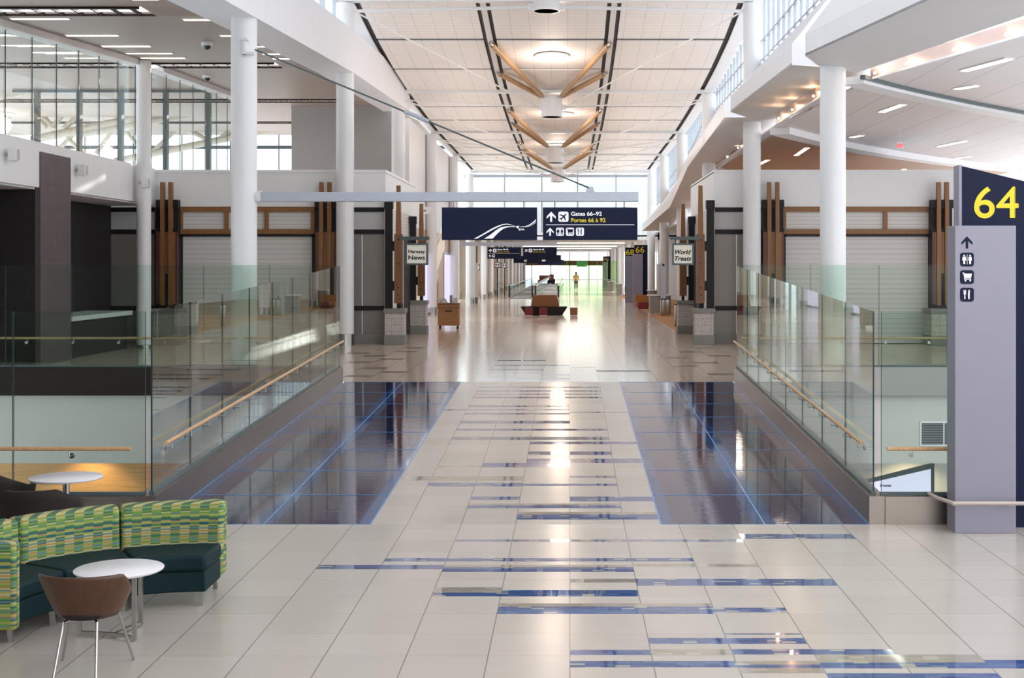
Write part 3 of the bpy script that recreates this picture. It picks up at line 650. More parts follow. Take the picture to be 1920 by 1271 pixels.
def pilaster(xc, label):
    y = 41.95; o = thing('timber_pilaster', label, 'pilaster', (xc, y, 1.62), 'timber pilasters on the shopfronts')
    MB().box(xc-.33, y+.08, 1.62, xc+.33, y+.3, 4.98).build('steel_back_plate', M['blacksteel'], o)
    for i, s in enumerate((-1, 1)):
        MB().box(xc+s*.125-.06, y-.1, 1.72, xc+s*.125+.06, y+.06, 5.52).build('tall_post', M['timber2'], o)
    for xx, w_, m, z0 in ((-.28, .07, 'timberdk', 1.75), (-.215, .05, 'timber', 1.75), (0, .12, 'timber', 2.7), (.23, .09, 'timber2', 1.75), (.30, .06, 'timberdk', 1.75)):
        MB().box(xc+xx-w_/2, y-.05, z0, xc+xx+w_/2, y+.075, 3.98).build('board', M[m], o)
    MB().box(xc-.34, y-.02, 4.72, xc+.34, y+.07, 4.98).box(xc-.34, y-.02, 3.98, xc+.34, y+.07, 4.1).build_each('steel_band', M['blacksteel'], o)
for px, lb in ((314, 'left end of the left shop'), (611, 'right end of the left shutter'), (1449, 'left end of the right shutter'), (1766, 'beside the gate 64 sign')):
    xc = XP(px, 42); pilaster(xc, 'timber and black steel pilaster at the '+lb if 'beside' not in lb else 'timber and black steel pilaster on the right shop, '+lb)
    hw = .5 if px in (314, 1766) else .33; pedestal(xc-hw, xc+hw, 41.3, 42.2, 1.62, 'stone pedestal under the timber pilaster, '+lb)
def hallpost(Xw, d, y0, top, big, label, lp):
    xp = Xw+d*.30
    pedestal(min(Xw+d*.06, Xw+d*.64), max(Xw+d*.06, Xw+d*.64), y0, y0+.62, 1.62 if big else 1.70, lp)
    o = thing('timber_post', label, 'post', (Xw+d*.45, y0+.3, 1.62), 'timber posts on stone pedestals'); z = 1.62 if big else 1.70
    xq = Xw+d*.45; yq = y0+.26
    MB().box(xq-.05, yq-.05, z, xq+.05, yq+.05, z+.2).build('steel_shoe', M['blacksteel'], o)
    MB().box(xq-.125, yq-.1, z+.16, xq+.125, yq+.1, 3.92).build('lower_timber', M['timber'], o, bevel=.008)
    MB().prism([(xq-.085, yq-.08, 3.92), (xq+.085, yq-.08, 3.92), (xq+.06, yq-.08, top), (xq-.06, yq-.08, top)], (0, .16, 0)).build('upper_timber', M['timber2'], o)
    xb = Xw+d*.14
    MB().box(xb-.11, yq-.02, z, xb+.11, yq+.2, top-.5).build('steel_column', M['blacksteel'], o)
    MB().box(xb-.13, yq-.04, top-.72, xb+.13, yq+.22, top-.45).build('column_cap', M['blacksteel'], o)
    k = MB()
    for zz in (z+.55, 3.4): k.box(min(xb, xq), yq, zz, max(xb, xq), yq+.1, zz+.3)
    k.build_each('bracket', M['blacksteel'], o)
    k = MB()
    for zz in (3.75, 3.0, z+.42, z+.64): k.tube((xq, yq-.12, zz), (xq, yq-.09, zz), .025, 8)
    k.build_each('bolt', M['black'], o)
for Xw, d, sd_ in ((-5.75, 1, 'left'), (4.49, -1, 'right')):
    hallpost(Xw, d, 41.75, 5.42, True, f'tall timber post holding the shop sign on the {sd_} of the hall', f'stone pedestal at the hall corner of the {sd_} shop')
    hallpost(Xw, d, 48.2, 5.15, False, f'second timber post deeper along the {sd_} shop side', f'farther stone pedestal along the {sd_} shop side')
    o = oL if d > 0 else oR
    MB().box(Xw-.0, 45.5, ZF, Xw+d*.1, 48.05, 3.9).build('dark_panel', M['blacksteel'], o)
    MB().box(Xw+d*.1, 46.0, ZF, Xw+d*.115, 46.03, 3.9).build('trim_strip', M['white'], o)
def hangsign(px0, px1, arm0, arm1, lines, label, shear, m, bold):
    Y = 41.9; x0, x1 = XP(px0, Y), XP(px1, Y); z0, z1 = ZP(497, Y), ZP(456, Y)
    o = thing('hanging_sign', label, 'sign', ((x0+x1)/2, Y, z1+.06), 'hanging shop signs')
    MB().box(XP(arm0, Y), Y-.05, ZP(450, Y), XP(arm1, Y), Y+.05, ZP(443.5, Y)).build('arm', M['steelpost'], o)
    MB().box(x0+.1, Y-.01, z1, x0+.12, Y+.01, z1+.12).box(x1-.12, Y-.01, z1, x1-.1, Y+.01, z1+.12).build_each('hanger', M['blacksteel'], o)
    f = MB(); t = .055; f.box(x0, Y-.06, z0, x1, Y+.06, z0+t).box(x0, Y-.06, z1-t, x1, Y+.06, z1).box(x0, Y-.06, z0+t, x0+t, Y+.06, z1-t).box(x1-t, Y-.06, z0+t, x1, Y+.06, z1-t); f.build('frame', M['steelpost'], o)
    MB().box(x0+t, Y-.04, z0+t, x1-t, Y+.04, z1-t).build('panel', M['signpanel'], o)
    for s, w_, z, sz in lines: text(s, (x0+x1)/2, Y-.045, z0+z, sz, m, o, width=w_, shear=shear, align='CENTER', bold=bold)
hangsign(760, 803, 750, 805, [('Heresay', .50, .37, .15), ('News', .50, .17, .19)], 'square cream hanging sign reading Heresay News', 0, M['black'], .0)
hangsign(1260, 1301, 1256, 1313, [('World', .48, .34, .19), ('Treats', .50, .14, .19)], 'square cream hanging sign reading World Treats', .3, M['darkbrown'], 0)

# ------------------------------------------------------------ right side roof
TIP = [P(1740, 0, 21.7), P(1510, 105, 27.5)]
def fas(name, pts, top, lab, ends=True):
    """white sloping fascia: bottom edge pts, short vertical face, then slope to the clerestory sill"""
    b = MB(); n = len(pts)
    for i in range(n-1):
        p, q = pts[i], pts[i+1]; pu, qu = p+Vector((0, 0, .45)), q+Vector((0, 0, .45)); pt, qt = Vector((5.95, p.y, top[i])), Vector((5.95, q.y, top[i+1]))
        b.mesh([p, q, qu, pu, qt, pt], [(0, 1, 2, 3), (3, 2, 4, 5)])
    for i, fl_ in ((0, 1), (n-1, 0)):
        p = pts[i]; b.poly([p, p+Vector((0, 0, .45)), (5.95, p.y, top[i]), (5.95, p.y, p.z)])
    return struct(b.build(name, M['fascia']), lab)
A0, A1 = P(2050, -140, 16.9), P(1510, 105, 27.6); B0, B1 = P(1485, 122, 28.9), P(1370, 210, 38.6)
D0, D1, D2, D3 = P(1358, 220, 40.4), P(1290, 312, 55.8), P(1256, 388, 66), P(1204, 433, 91)
fas('trim_9', [A0, A1], [9.2, 9.2], 'white fascia sloping over the right side, nearest piece')
fas('trim_10', [B0, B1], [9.2, 9.2], 'white fascia piece between the first two right columns')
fas('trim_11', [D0, D1, D2, D3], [9.2, 9.2, 8.0, 7.0], 'white fascia running down to the far right')
# soffits under the fascias, stepping at each column
s = MB()
s.prism([A0, A1, P(1605, 137, 29.2), P(1920, 30, 22.5), P(2200, -90, 18)], (0, 0, .05)); 
s.prism([A1, P(1605, 137, 29.2), (5.95, 29.2, 7.2), (5.3, 28.9, 7.2)], (0, 0, .05))
s.prism([B0, B1, (5.6, 40.4, 7.25), (6.9, 38.0, 7.2), (6.5, 29.5, 7.2)], (0, 0, .05))
s.poly([D0, D1, (6.4, 55.8, D1.z), (6.4, 40.4, D0.z)]).poly([D1, D2, (6.4, 66, D2.z), (6.4, 55.8, D1.z)]).poly([D2, D3, (6.4, 91, D3.z), (6.4, 66, D2.z)])
struct(s.build('ceiling_soffit', M['soffit']), 'grey soffits under the right white fascia')
# copper lit coves
def cove(p, q, up, label, spots):
    o = thing('copper_cove', label, 'light cove', p, 'copper lit coves')
    d = (q-p); b = MB().mesh([p, q, q+Vector((0, 0, up)), p+Vector((0, 0, up))], [(0, 1, 2, 3)]); n = Vector((d.y, -d.x, 0)).normalized()*.04
    MB().prism([p, q, q+Vector((0, 0, up)), p+Vector((0, 0, up))], n).build('copper_face', M['copper'], o)
    MB().prism([p-Vector((0, 0, .04)), q-Vector((0, 0, .04)), q, p], n*1.5).build('white_lip', M['fascia'], o)
    for t in spots:
        c_ = p+d*t+n*3+Vector((0, 0, up*.1)); MB().tube(c_, c_+Vector((0, 0, .05)), .03, 8).build('spot', M['light'], o)
        lamp('POINT', c_+n*.6+Vector((0, 0, .1)), 5, (1, .6, .32), .03)
cove(P(1635, 146, 29.3), P(1935, 60, 23.6), .26, 'long copper lit cove over the right concourse, nearest', (.06, .29, .6, .9))
cove(P(1458, 232, 37.2), P(1560, 168, 31), .26, 'copper lit cove between the two right columns', (.12, .4, .78))
cove(P(1330, 330, 60), P(1404, 268, 46), .25, 'copper lit cove farther down the right side', (.2, .6, .85))
# right ceiling with curved bulkheads
c = MB(); c.prism([P(1635, 146, 29.3), P(1935, 60, 23.6), (9.2, 19, 7.0), (24, 19, 7.0), (24, 60, 7.0), (6.0, 60, 7.0), (6.0, 40, 7.0), (6.5, 31, 7.0)], (0, 0, .06))
struct(c.build('ceiling_right', M['plankR']), 'pale panel ceiling over the right concourse')
struct(MB().prism([(6.3, 40.9, 6.97), (10.6, 49.6, 6.97), (14, 53.5, 6.97), (19, 57.2, 6.97), (19, 60, 6.97), (6.3, 60, 6.97)], (0, 0, .02)).build('ceiling_wood', wood('wood_ceiling', (.50, .30, .19), .5, 0)), 'brown wood ceiling beyond the farther curved bulkhead')
def arcband(pts, z0, z1, wd, name, label, m):
    n = 24; P0, P1, P2 = [Vector(p) for p in pts]; c = MB(); L = []
    for i in range(n+1):
        t = i/n; L.append(P0*(1-t)**2+P1*2*t*(1-t)+P2*t*t)
    for a, b_ in zip(L, L[1:]):
        d = (b_-a).normalized(); nn = Vector((d.y, -d.x, 0))*wd
        c.prism([(a.x, a.y, z0), (b_.x, b_.y, z0), (b_.x+nn.x, b_.y+nn.y, z0), (a.x+nn.x, a.y+nn.y, z0)], (0, 0, z1-z0))
    return tag(c.build(name, m), label, 'bulkhead', 'curved ceiling bulkheads')
arcband([(5.9, 29.4, 0), (9.6, 34.5, 0), (16.5, 41.0, 0)], 6.86, 7.02, .5, 'ceiling_bulkhead', 'curved pale bulkhead arc in the right ceiling, nearer one', M['white'])
arcband([(6.2, 29.0, 0), (9.9, 34.1, 0), (16.9, 40.6, 0)], 6.93, 7.02, .12, 'ceiling_bulkhead', 'thin dark track along the nearer curved bulkhead', M['steelpost'])
arcband([(5.9, 40.0, 0), (10.5, 49.0, 0), (18, 56.0, 0)], 6.80, 7.02, .6, 'ceiling_bulkhead', 'curved pale bulkhead arc in the right ceiling, farther one', M['white'])
def tiltlight(x0, y0, x1, y1, label, wd=.09, z=6.97):
    g = lambda px, py: Vector((XP(px, (z-HC)*F/(VY-py)), (z-HC)*F/(VY-py), z)); a, b_ = g(x0, y0), g(x1, y1); d = (b_-a).normalized(); n = Vector((-d.y, d.x, 0))*wd
    o = thing('linear_light', label, 'ceiling light', (a+b_)/2, 'linear lights in the right ceiling')
    MB().prism([a-n, b_-n, b_+n, a+n], (0, 0, .04)).build('diffuser', M['lightw'], o)
    n *= 1.3; d *= .03; MB().prism([a-n-d+Vector((0, 0, .01)), b_-n+d+Vector((0, 0, .01)), b_+n+d+Vector((0, 0, .01)), a+n-d+Vector((0, 0, .01))], (0, 0, .04)).build('housing', M['white'], o)
for a in ((1808, 134, 1892, 112, 'longest white linear light, upper right'), (1793, 168, 1830, 162, 'short white linear light left of the longest one'), (1653, 211, 1693, 197, 'white linear light right of the big right column'), (1597, 258, 1615, 255, 'short white linear light just right of the big right column'),
          (1761, 275, 1811, 265, 'white linear light left of the gate 64 sign'), (1795, 297, 1818, 294, 'small white linear light above the gate 64 sign'), (1492, 292, 1514, 277, 'short slanted light left of the big right column'), (1420, 310, 1440, 300, 'small light right of the shop corner column'), (1683, 321, 1697, 317, 'small light just above the right shop wall')): tiltlight(*a[:4], 'ceiling: '+a[4] if 0 else a[4]+' in the right ceiling')
o = thing('exit_sign', 'small red lit exit sign hanging from the right ceiling', 'exit sign', P(1688, 262, 40))
MB().box(XP(1681, 40), 39.97, ZP(279, 40), XP(1694, 40), 40.03, ZP(266, 40)).build('housing', M['white'], o); text('EXIT', XP(1687.5, 40), 39.965, ZP(276.5, 40), .14, M['redlit'], o, width=.18, align='CENTER')
MB().tube(P(1687.5, 266, 40), Vector((XP(1687.5, 40), 40, 7.0)), .01, 6).build('stem', M['white'], o)
c = MB(); c.box(6.1, 64, 5.25, 24, 97, 5.35); c.box(6.4, 64, 5.3, 24, 64.1, 7.05); c.box(6.1, 60, 7.0, 24, 64.1, 7.06); struct(c.build('ceiling_right_far', M['soffit']), 'lower grey ceiling at the far right')
struct(MB().box(6.3, 97, ZF, 24, 97.2, 7.0).build('wall_right_far', M['white']), 'white wall added to block sun at the far right side')  # added to keep the sun off the right-hand floor
struct(MB().box(14, 66, ZF, 14.2, 97, 5.25).build('wall_right_side', M['white']), 'white side wall far on the right')
# clerestory on the right
sill = [(16, 9.2), (55.8, 9.2), (66, 8.0), (93.2, 7.0)]
yy = [30, 41.6, 55.8, 66, 80, 93.2]
cl = MB(); cl.prism([(5.95, y, interp(sill, y)) for y in yy]+[(5.95, y, zc(y)+.25) for y in yy[::-1]], (.03, 0, 0))
wn = struct(cl.build('window_4', M['clear']), 'long clerestory window along the right side of the hall')
g = MB(); y = 30.2
while y < 93: g.box(5.92, y-.03, interp(sill, y), 6.0, y+.03, zc(y)+.2); y += .95
for p, q in zip(yy, yy[1:]):
    for k in (.05, .65):
        g.prism([(5.92, p, interp(sill, p)+k), (6.0, p, interp(sill, p)+k), (6.0, q, interp(sill, q)+k), (5.92, q, interp(sill, q)+k)], (0, 0, .06))
g.build('window_frame', M['alu'], wn)

# ------------------------------------------------------------ far hall
w_ = MB(); w_.box(-7.5, 60.5, ZF, -7.16, 83, 4.7); struct(w_.build('wall_hall_left', M['tanwall']), 'tan slatted lower part of the left hall wall')
w_ = MB(); w_.box(-7.5, 60.5, 4.7, -7.16, 83, 9.5); struct(w_.build('wall_hall_left_upper', M['white']), 'white upper part of the left hall wall')
wn = struct(MB().box(-7.4, 83, ZF, -7.37, 93.3, 9.4).build('window_5', M['clear']), 'tall side window at the end of the left hall wall')
MB().box(-7.45, 85.4, ZF, -7.3, 85.6, 9.4).box(-7.45, 88.4, ZF, -7.3, 88.6, 9.4).build('window_frame', M['alu'], wn)
for a, b_, lb in ((66, 69, 'nearer, partly behind the shop sign'), (77, 81.2, 'farther, beside the sunlit streak')):
    o = thing('light_box', 'tall pale lavender light box in the left hall wall, '+lb, 'light box', (-7.1, (a+b_)/2, ZF+.1), 'light boxes in the left wall')
    MB().box(-7.14, a, ZF+.1, -7.08, b_, 3.55).build('screen', M['glow'], o); MB().box(-7.16, a-.15, ZF+.02, -7.12, b_+.15, 3.7).build('frame', M['alu'], o)
tag(MB().box(-7.14, 69.6, ZF, -6.95, 71.8, 2.56).build('wall_panel', M['orange']), 'narrow orange brown panel between the two light boxes', 'panel')
# end window of the high hall
E = 93.6
wn = struct(MB().box(-7.3, E, 5.2, 6.0, E+.03, 9.5).build('window_6', M['clear']), 'wide end window under the hall ceiling')
g = MB()
for px in (946, 1016, 1083, 1155, 1218): x = XP(px, E); g.box(x-.05, E-.05, 5.2, x+.05, E+.1, 9.4)
g.box(-7.3, E-.1, 9.0, 6.0, E+.1, 9.2).build('window_frame', M['alu'], wn)
w_ = MB(); w_.prism([P(884, 343, 97), P(960, 345, 97), P(1060, 362, 97), P(1200, 392, 97), P(1240, 400, 97), P(1240, 450, 97), P(884, 450, 97)], (0, .2, 0)); struct(w_.build('wall_end', M['white']), 'cream wall sloping behind the end window')
tag(MB().prism([P(905, 344, 99), P(1215, 344, 99), P(1215, 390, 99), P(1060, 372, 99)], (0, .1, 0)).build('roof_edge', mat('pale_green_roof', (.50, .62, .60), .4)), 'greenish glass roof seen through the end window', 'roof')
c = MB(); c.prism([(-16, 97, 5.0), (16, 97, 5.0), (16, 215, 5.0), (-16, 215, 5.0)], (0, 0, .1)); struct(c.build('ceiling_far', M['white']), 'white ceiling of the low far concourse')
c = MB(); c.box(-16, 193, 2.9, 6, 194, 3.6); struct(c.build('trim_12', M['timber2']), 'brown beam across the far end of the concourse')
wn = struct(MB().box(-16, 214, ZF, 16, 214.05, 5).build('window_7', M['clear']), 'bright window at the very end of the concourse')
g = MB()
for x in range(-15, 16, 3): g.box(x-.08, 213.9, ZF, x+.08, 214.1, 5)
g.build('window_frame', M['alu'], wn)
struct(MB().box(-8.4, 97, ZF, -8.1, 215, 5).build('wall_far_left', M['tanwall']), 'tan wall behind the far left columns')
wn = struct(MB().poly([(9, 97, ZF), (9, 215, ZF), (9, 215, 5), (9, 97, 5)]).build('window_8', M['clear']), 'glazed side of the far concourse behind the right columns')
g = MB()
for yy_ in range(97, 215, 4): g.box(8.95, yy_, ZF, 9.05, yy_+.15, 5)
g.build('window_frame', M['white'], wn)
for yy_ in (104, 124, 144, 164): 
    o = thing('linear_light', 'long linear light added to brighten the far concourse, '+{104: 'nearest', 124: 'second', 144: 'third', 164: 'farthest'}[yy_], 'ceiling light', (1, yy_, 4.97), 'added far concourse lights')
    MB().box(-5, yy_, 4.93, 5, yy_+.4, 4.99).build('diffuser', M['lightw'], o); lamp('AREA', (0, yy_+.2, 4.9), 350, (1, .93, .85), 5)  # light bars and area lamps added to brighten the far concourse
for i, y in enumerate([85.5, 97.5, 106, 115, 125, 134, 144, 153, 163, 173, 184]):
    column(-6.2, y, .2, ZF, 4.98 if y > 97 else 6.5, f'slim column in the far left row, number {i+1} counted from the camera' if 0 else 'slim cream column in the far left row, %s' % ['first, left of the round sign', 'second, right of the round sign', 'third, before the first restroom sign', 'fourth', 'fifth', 'sixth', 'seventh', 'eighth', 'ninth', 'tenth', 'last before the end'][i])
for i, y in enumerate([106, 119, 132, 145, 158, 171, 184]):
    column(5.58, y, .24, ZF, 4.98, 'white column in the far right row, %s beyond the gate 66 sign' % ['first', 'second', 'third', 'fourth', 'fifth', 'sixth', 'last'][i])
# square signs on the far left columns
def blade(px, py, Y, half, icon, label):
    o = thing('blade_sign', label, 'sign', P(px, py, Y), 'small square pictogram signs'); p = P(px, py, Y)
    MB().box(p.x-half, Y-.03, p.z-half, p.x+half, Y+.03, p.z+half).build('panel', M['navy'], o)
    f = MB(); q = Flat(f, p.x-half*.8, Y-.032, p.z-half*.8, half*1.6); q.rr(0, 0, 1, 1); f.build('white_field', M['signwhite'], o)
    f = MB(); q = Flat(f, p.x-half*.8, Y-.036, p.z-half*.8, half*1.6); getattr(q, icon)() if icon else (q.c(.5, .5, .32), ); f.build('pictogram', M['navy'], o)
    MB().tube((p.x, Y+.05, ZF), (p.x, Y+.05, p.z+1.6), .04, 8).build('pole', M['blacksteel'], o)
blade(894, 501.5, 88, .19, None, 'square information sign between two far left columns')
blade(932.5, 496.5, 103.5, .22, 'wc', 'square restroom sign on the far left columns, left one'); blade(945.5, 497.5, 110, .21, 'wc', 'square restroom sign on the far left columns, right one')
o = thing('banner_stand', 'narrow vertical notice board between the far left columns', 'notice board', P(893, 545, 87)); MB().box(XP(889, 87), 87, ZF, XP(896, 87), 87.1, 3.1).build('panel', M['paper'], o); MB().box(XP(889, 87), 86.98, ZF, XP(896, 87), 87.0, .9).build('foot', M['steelpost'], o)

# sign beams and navigation signs
S = thing('sign_beam', 'long grey sign beam reaching across the hall from the big left column', 'beam', (-6.6, 28.7, 4.3))
YS = 28.7; MB().box(-6.55, YS-.1, ZP(378, YS), XP(1197, YS), YS+.1, ZP(360.5, YS)).build('beam', M['alu'], S, bevel=.01)
MB().tube((-6.64, YS, 4.40), (-6.52, YS, 4.40), .13, 20).build('end_collar', M['column'], S, True)
MB().prism([P(1098, 361, YS), P(1115, 361, YS), P(1112, 350, YS), P(1101, 350, YS)], (0, .04, 0)).build('cable_plate', M['alu'], S)
q = thing('stay_cable', 'dark stay cable from the big left column down to the sign beam', 'cable', P(449, 88, 28.6))
a, b_ = Vector((-6.66, 28.62, ZP(92, 28.6))), P(1104, 352, YS)
MB().tube(a, b_, .018, 8).build('cable', M['steelpost'], q, True); m_ = a+(b_-a)*.485; d = (b_-a).normalized()
MB().tube(m_-d*.28, m_+d*.28, .045, 8).build('turnbuckle', M['alu'], q, True)
MB().box(-6.85, 28.3, ZP(104, 28.5), -6.6, 28.5, ZP(100, 28.5)).box(-6.85, 28.3, ZP(78, 28.5), -6.72, 28.5, ZP(74, 28.5)).box(-6.84, 28.36, ZP(104, 28.5), -6.78, 28.44, ZP(74, 28.5)).build('anchor_bracket', M['column'], q)
def navsign(px0, px1, py0, py1, Y, label, hang):
    o = thing('direction_sign', label, 'sign', ((XP(px0, Y)+XP(px1, Y))/2, Y, ZP(py0, Y)), 'navy hanging direction signs')
    MB().box(XP(px0, Y), Y-.06, ZP(py1, Y), XP(px1, Y), Y+.06, ZP(py0, Y)).build('panel', M['navy'], o)
    h = MB()
    for p in hang: h.tube((XP(p, Y), Y, ZP(py0, Y)), (XP(p, Y), Y, (5.0 if Y > 100 else ZP(py0, Y)+.13*max(1, Y/80))), .02, 8)
    h.build_each('hanger', M['steel'], o); return o
o = navsign(829, 1007, 389, 450, YS, 'navy hanging sign with a white curved swoosh logo', (852, 983)); y = YS-.062; k = YS/F
def PX(px, py): return (XP(px, YS), ZP(py, YS))
def ribbon(mb, top, bot):
    for i in range(len(top)-1):
        mb.prism([(XP(a, YS), y, ZP(b_, YS)) for a, b_ in (top[i], top[i+1], bot[i+1], bot[i])], (0, -.003, 0))
f = MB()
ribbon(f, [(889, 447.5), (905, 439), (920, 430), (932, 424), (942, 420.5), (951, 419.5), (958, 421), (966, 424)], [(895, 447.5), (908, 440), (922, 432), (934, 426), (943, 422), (951, 420.7), (958, 421.8), (966, 424.5)])
ribbon(f, [(908, 447.5), (920, 440), (930, 432), (939, 426.5), (948, 424.5), (957, 424.2), (966, 425)], [(924, 447.5), (932, 439), (938, 433.5), (944, 429), (951, 426.5), (958, 425.6), (966, 426)])
ribbon(f, [(976, 425), (985, 424.4), (993, 421), (1000, 416), (1005, 411)], [(976, 426), (986, 425.4), (994, 422.5), (1001, 418), (1005, 414)])
ribbon(f, [(986, 426), (995, 423.4), (1001, 419.5), (1005, 416)], [(986, 426.5), (995, 424), (1001, 420.3), (1005, 417)])
for t in ([(966, 424.5), (974, 423.5), (972, 429)],): f.prism([(XP(a, YS), y, ZP(b_, YS)) for a, b_ in t], (0, -.003, 0))
f.build('swoosh_logo', M['signwhite'], o); text('EIA', XP(973, YS), y, ZP(431.8, YS), .055, M['signwhite'], o, width=11*k, bold=0)
def gatesign(o, x0, y0, sc, Y, l1, l2, ang, icons, line=True):
    """x0,y0: top-left pixel of the sign; sc: pixel scale against the nearest sign"""
    k = Y/F; g = lambda u, v: (XP(x0+u*sc, Y), ZP(y0+v*sc, Y)); yy_ = Y-.062; f = MB()
    x, z = g(6, 27); Flat(f, x, yy_, z, 19*sc*k).arrow(ang)
    if icons: x, z = g(6, 53); Flat(f, x, yy_, z, 15*sc*k).arrow(0 if len(icons) > 1 else -45)
    x, z = g(29, 27); Flat(f, x, yy_, z, 19*sc*k).rr(0, 0, 1, 1)
    for i, ic in enumerate(icons): x, z = g(24.5+18.7*i, 53); Flat(f, x, yy_, z, 15*sc*k).rr(0, 0, 1, 1)
    if line: x, z = g(6, 33); x1, z1 = g(171, 32); f.box(x, yy_-.003, z, x1, yy_, z1)
    f.build('arrow_and_fields', M['signwhite'], o)
    f = MB(); x, z = g(29, 27); Flat(f, x, yy_-.003, z, 19*sc*k).plane()
    for i, ic in enumerate(icons): x, z = g(24.5+18.7*i, 53); getattr(Flat(f, x, yy_-.003, z, 15*sc*k), ic)()
    f.build('pictogram', M['navy'], o)
    x, z = g(53, 15.5); text(l1, x, yy_, z, 10.5*sc*k, M['signwhite'], o, width=57*sc*k, bold=0)
    x, z = g(53, 27.5); text(l2, x, yy_, z, 10.5*sc*k, M['signyellow'], o, width=64*sc*k, bold=0)
o = navsign(1018, 1195, 389, 450, YS, 'navy hanging sign reading Gates 66-92 with pictograms', (1041, 1171)); gatesign(o, 1018, 389, 1, YS, 'Gates 66–92', 'Portes 66 à 92', 0, ['wc', 'cart', 'fork'])
Y = 80.8; MB_ = thing('sign_beam', 'second grey sign beam, smaller, farther down the hall', 'beam', (XP(952, Y), Y, ZP(461, Y)))
MB().box(XP(862, Y), Y-.1, ZP(461, Y), XP(1044, Y), Y+.1, ZP(454, Y)).build('beam', M['alu'], MB_)
o = navsign(914, 977, 463.5, 485, Y, 'smaller navy hanging sign reading Gates 70-92, second row left', (925, 968)); gatesign(o, 914, 463.5, .355, Y, 'Gates 70–92', 'Portes 70 à 92', 0, ['cart'])
o = navsign(981, 1044, 463.5, 487, Y, 'smaller navy hanging sign reading Gates 66-68, second row right', (990, 1035)); gatesign(o, 981, 463.5, .355, Y, 'Gates 66–68', 'Portes 66 à 68', 45, [], False)
Y = 112; o = navsign(963, 1010, 480, 493, Y, 'small navy sign in the third row, left', (975, 1000)); f = MB(); Flat(f, XP(982, Y), Y-.065, ZP(492, Y), .3).arrow(-30); f.build('pictogram', M['signwhite'], o)
o = navsign(1012, 1052, 478, 493, Y, 'small navy sign in the third row, right', (1020, 1045)); f = MB(); Flat(f, XP(1016, Y), Y-.065, ZP(490, Y), .3).rr(0, 0, 1, 1); f.build('pictogram', M['signwhite'], o)
Y = 124; navsign(1008, 1057, 487, 496, Y, 'small navy sign in the farthest row', (1020, 1045))

# ------------------------------------------------------------ railings
def bracket(mb, p, out):
    """small steel arm from the glass to the handrail underside; p = handrail point, out = vector back to the glass"""
    a = Vector(p)+Vector((0, 0, -.03)); b_ = a+Vector((0, 0, -.06)); c_ = b_+Vector(out); mb.path([a, b_, c_], .008, 6); mb.tube(c_-Vector(out).normalized()*.012, c_, .032, 12)
def railing(name, lab, p0, p1, n, zb0, zb1, h, hz, side, rail=(0, 1), th=.018, rails=True):
    p0, p1 = Vector((*p0, 0)), Vector((*p1, 0)); o = thing('glass_railing', lab, 'railing', ((p0.x+p1.x)/2, (p0.y+p1.y)/2, (zb0+zb1)/2), 'tall glass railings around the wells')
    d = (p1-p0); L = d.length; u = d/L; nn = Vector((-u.y, u.x, 0))*th; g = .007/L
    zz = lambda t: zb0+(zb1-zb0)*t
    for i in range(n):
        t0, t1 = i/n+g, (i+1)/n-g; a, b_ = p0+d*t0, p0+d*t1
        pts = [(a.x, a.y, zz(t0)), (b_.x, b_.y, zz(t1)), (b_.x, b_.y, zz(t1)+h), (a.x, a.y, zz(t0)+h)]
        pane = MB().prism(pts, nn).build('glass_pane', M['glass'], o)
        e = MB()
        for (q, t) in ((a, t0), (b_, t1)):
            e.prism([(q.x, q.y, zz(t)), (q.x+u.x*.003, q.y+u.y*.003, zz(t)), (q.x+u.x*.003, q.y+u.y*.003, zz(t)+h), (q.x, q.y, zz(t)+h)], nn*1.02)
        e.build_each('pane_edge', M['edge'], pane)
    k = MB(); k.prism([p0+Vector((0, 0, zb0-.01))-nn, p1+Vector((0, 0, zb1-.01))-nn, p1+Vector((0, 0, zb1-.01))+2*nn, p0+Vector((0, 0, zb0-.01))+2*nn], (0, 0, .05)); k.build('base_channel', M['steelpost'], o)
    if rails:
        off = Vector(side)*.10; a = p0+d*rail[0]+off; b_ = p0+d*rail[1]+off; a.z = hz+zz(rail[0]); b_.z = hz+zz(rail[1])
        MB().tube(a, b_, .024, 14).build('handrail', M['oak'], o, True)
        m = max(2, round((b_-a).length/1.62*2)) if abs(u.y) > .5 else max(2, round((b_-a).length/.95))
        for i in range(m):
            q = a+(b_-a)*((i+.3)/m); bb = MB(); bracket(bb, q, -off*.85); bb.build('handrail_bracket', M['steel'], o, True)
    return o
KH = .32
railing('l', 'glass railing along the left side of the ramp with an oak handrail', (-4.80, 15.60), (-4.80, 28.30), 8, KH, ZF+KH, 2.11, .56, (1, 0, 0), (.015, .985))
railing('r', 'glass railing along the right side of the ramp with an oak handrail', (3.50, 15.60), (3.50, 28.30), 8, KH, ZF+KH, 2.11, .56, (-1, 0, 0), (.015, .985))
railing('fl', 'glass railing facing the camera on the left, with an oak handrail', (-14.0, 15.55), (-4.86, 15.55), 6, KH, KH, 2.11, .55, (0, -1, 0), (0, .985))
railing('fr', 'glass railing facing the camera on the right, beside the gate 64 sign', (3.56, 15.55), (8.5, 15.55), 2, KH, KH, 2.11, .55, (0, -1, 0), (.01, 1))
railing('bl', 'glass railing on the far side of the left well', (-14.55, 28.36), (-4.9, 28.36), 7, .83, .83, 2.13, .60, (0, 1, 0), (0, 1))
railing('br', 'glass railing on the far side of the right well', (3.6, 28.36), (13.6, 28.36), 7, .83, .83, 2.13, .60, (0, 1, 0), (0, 1))
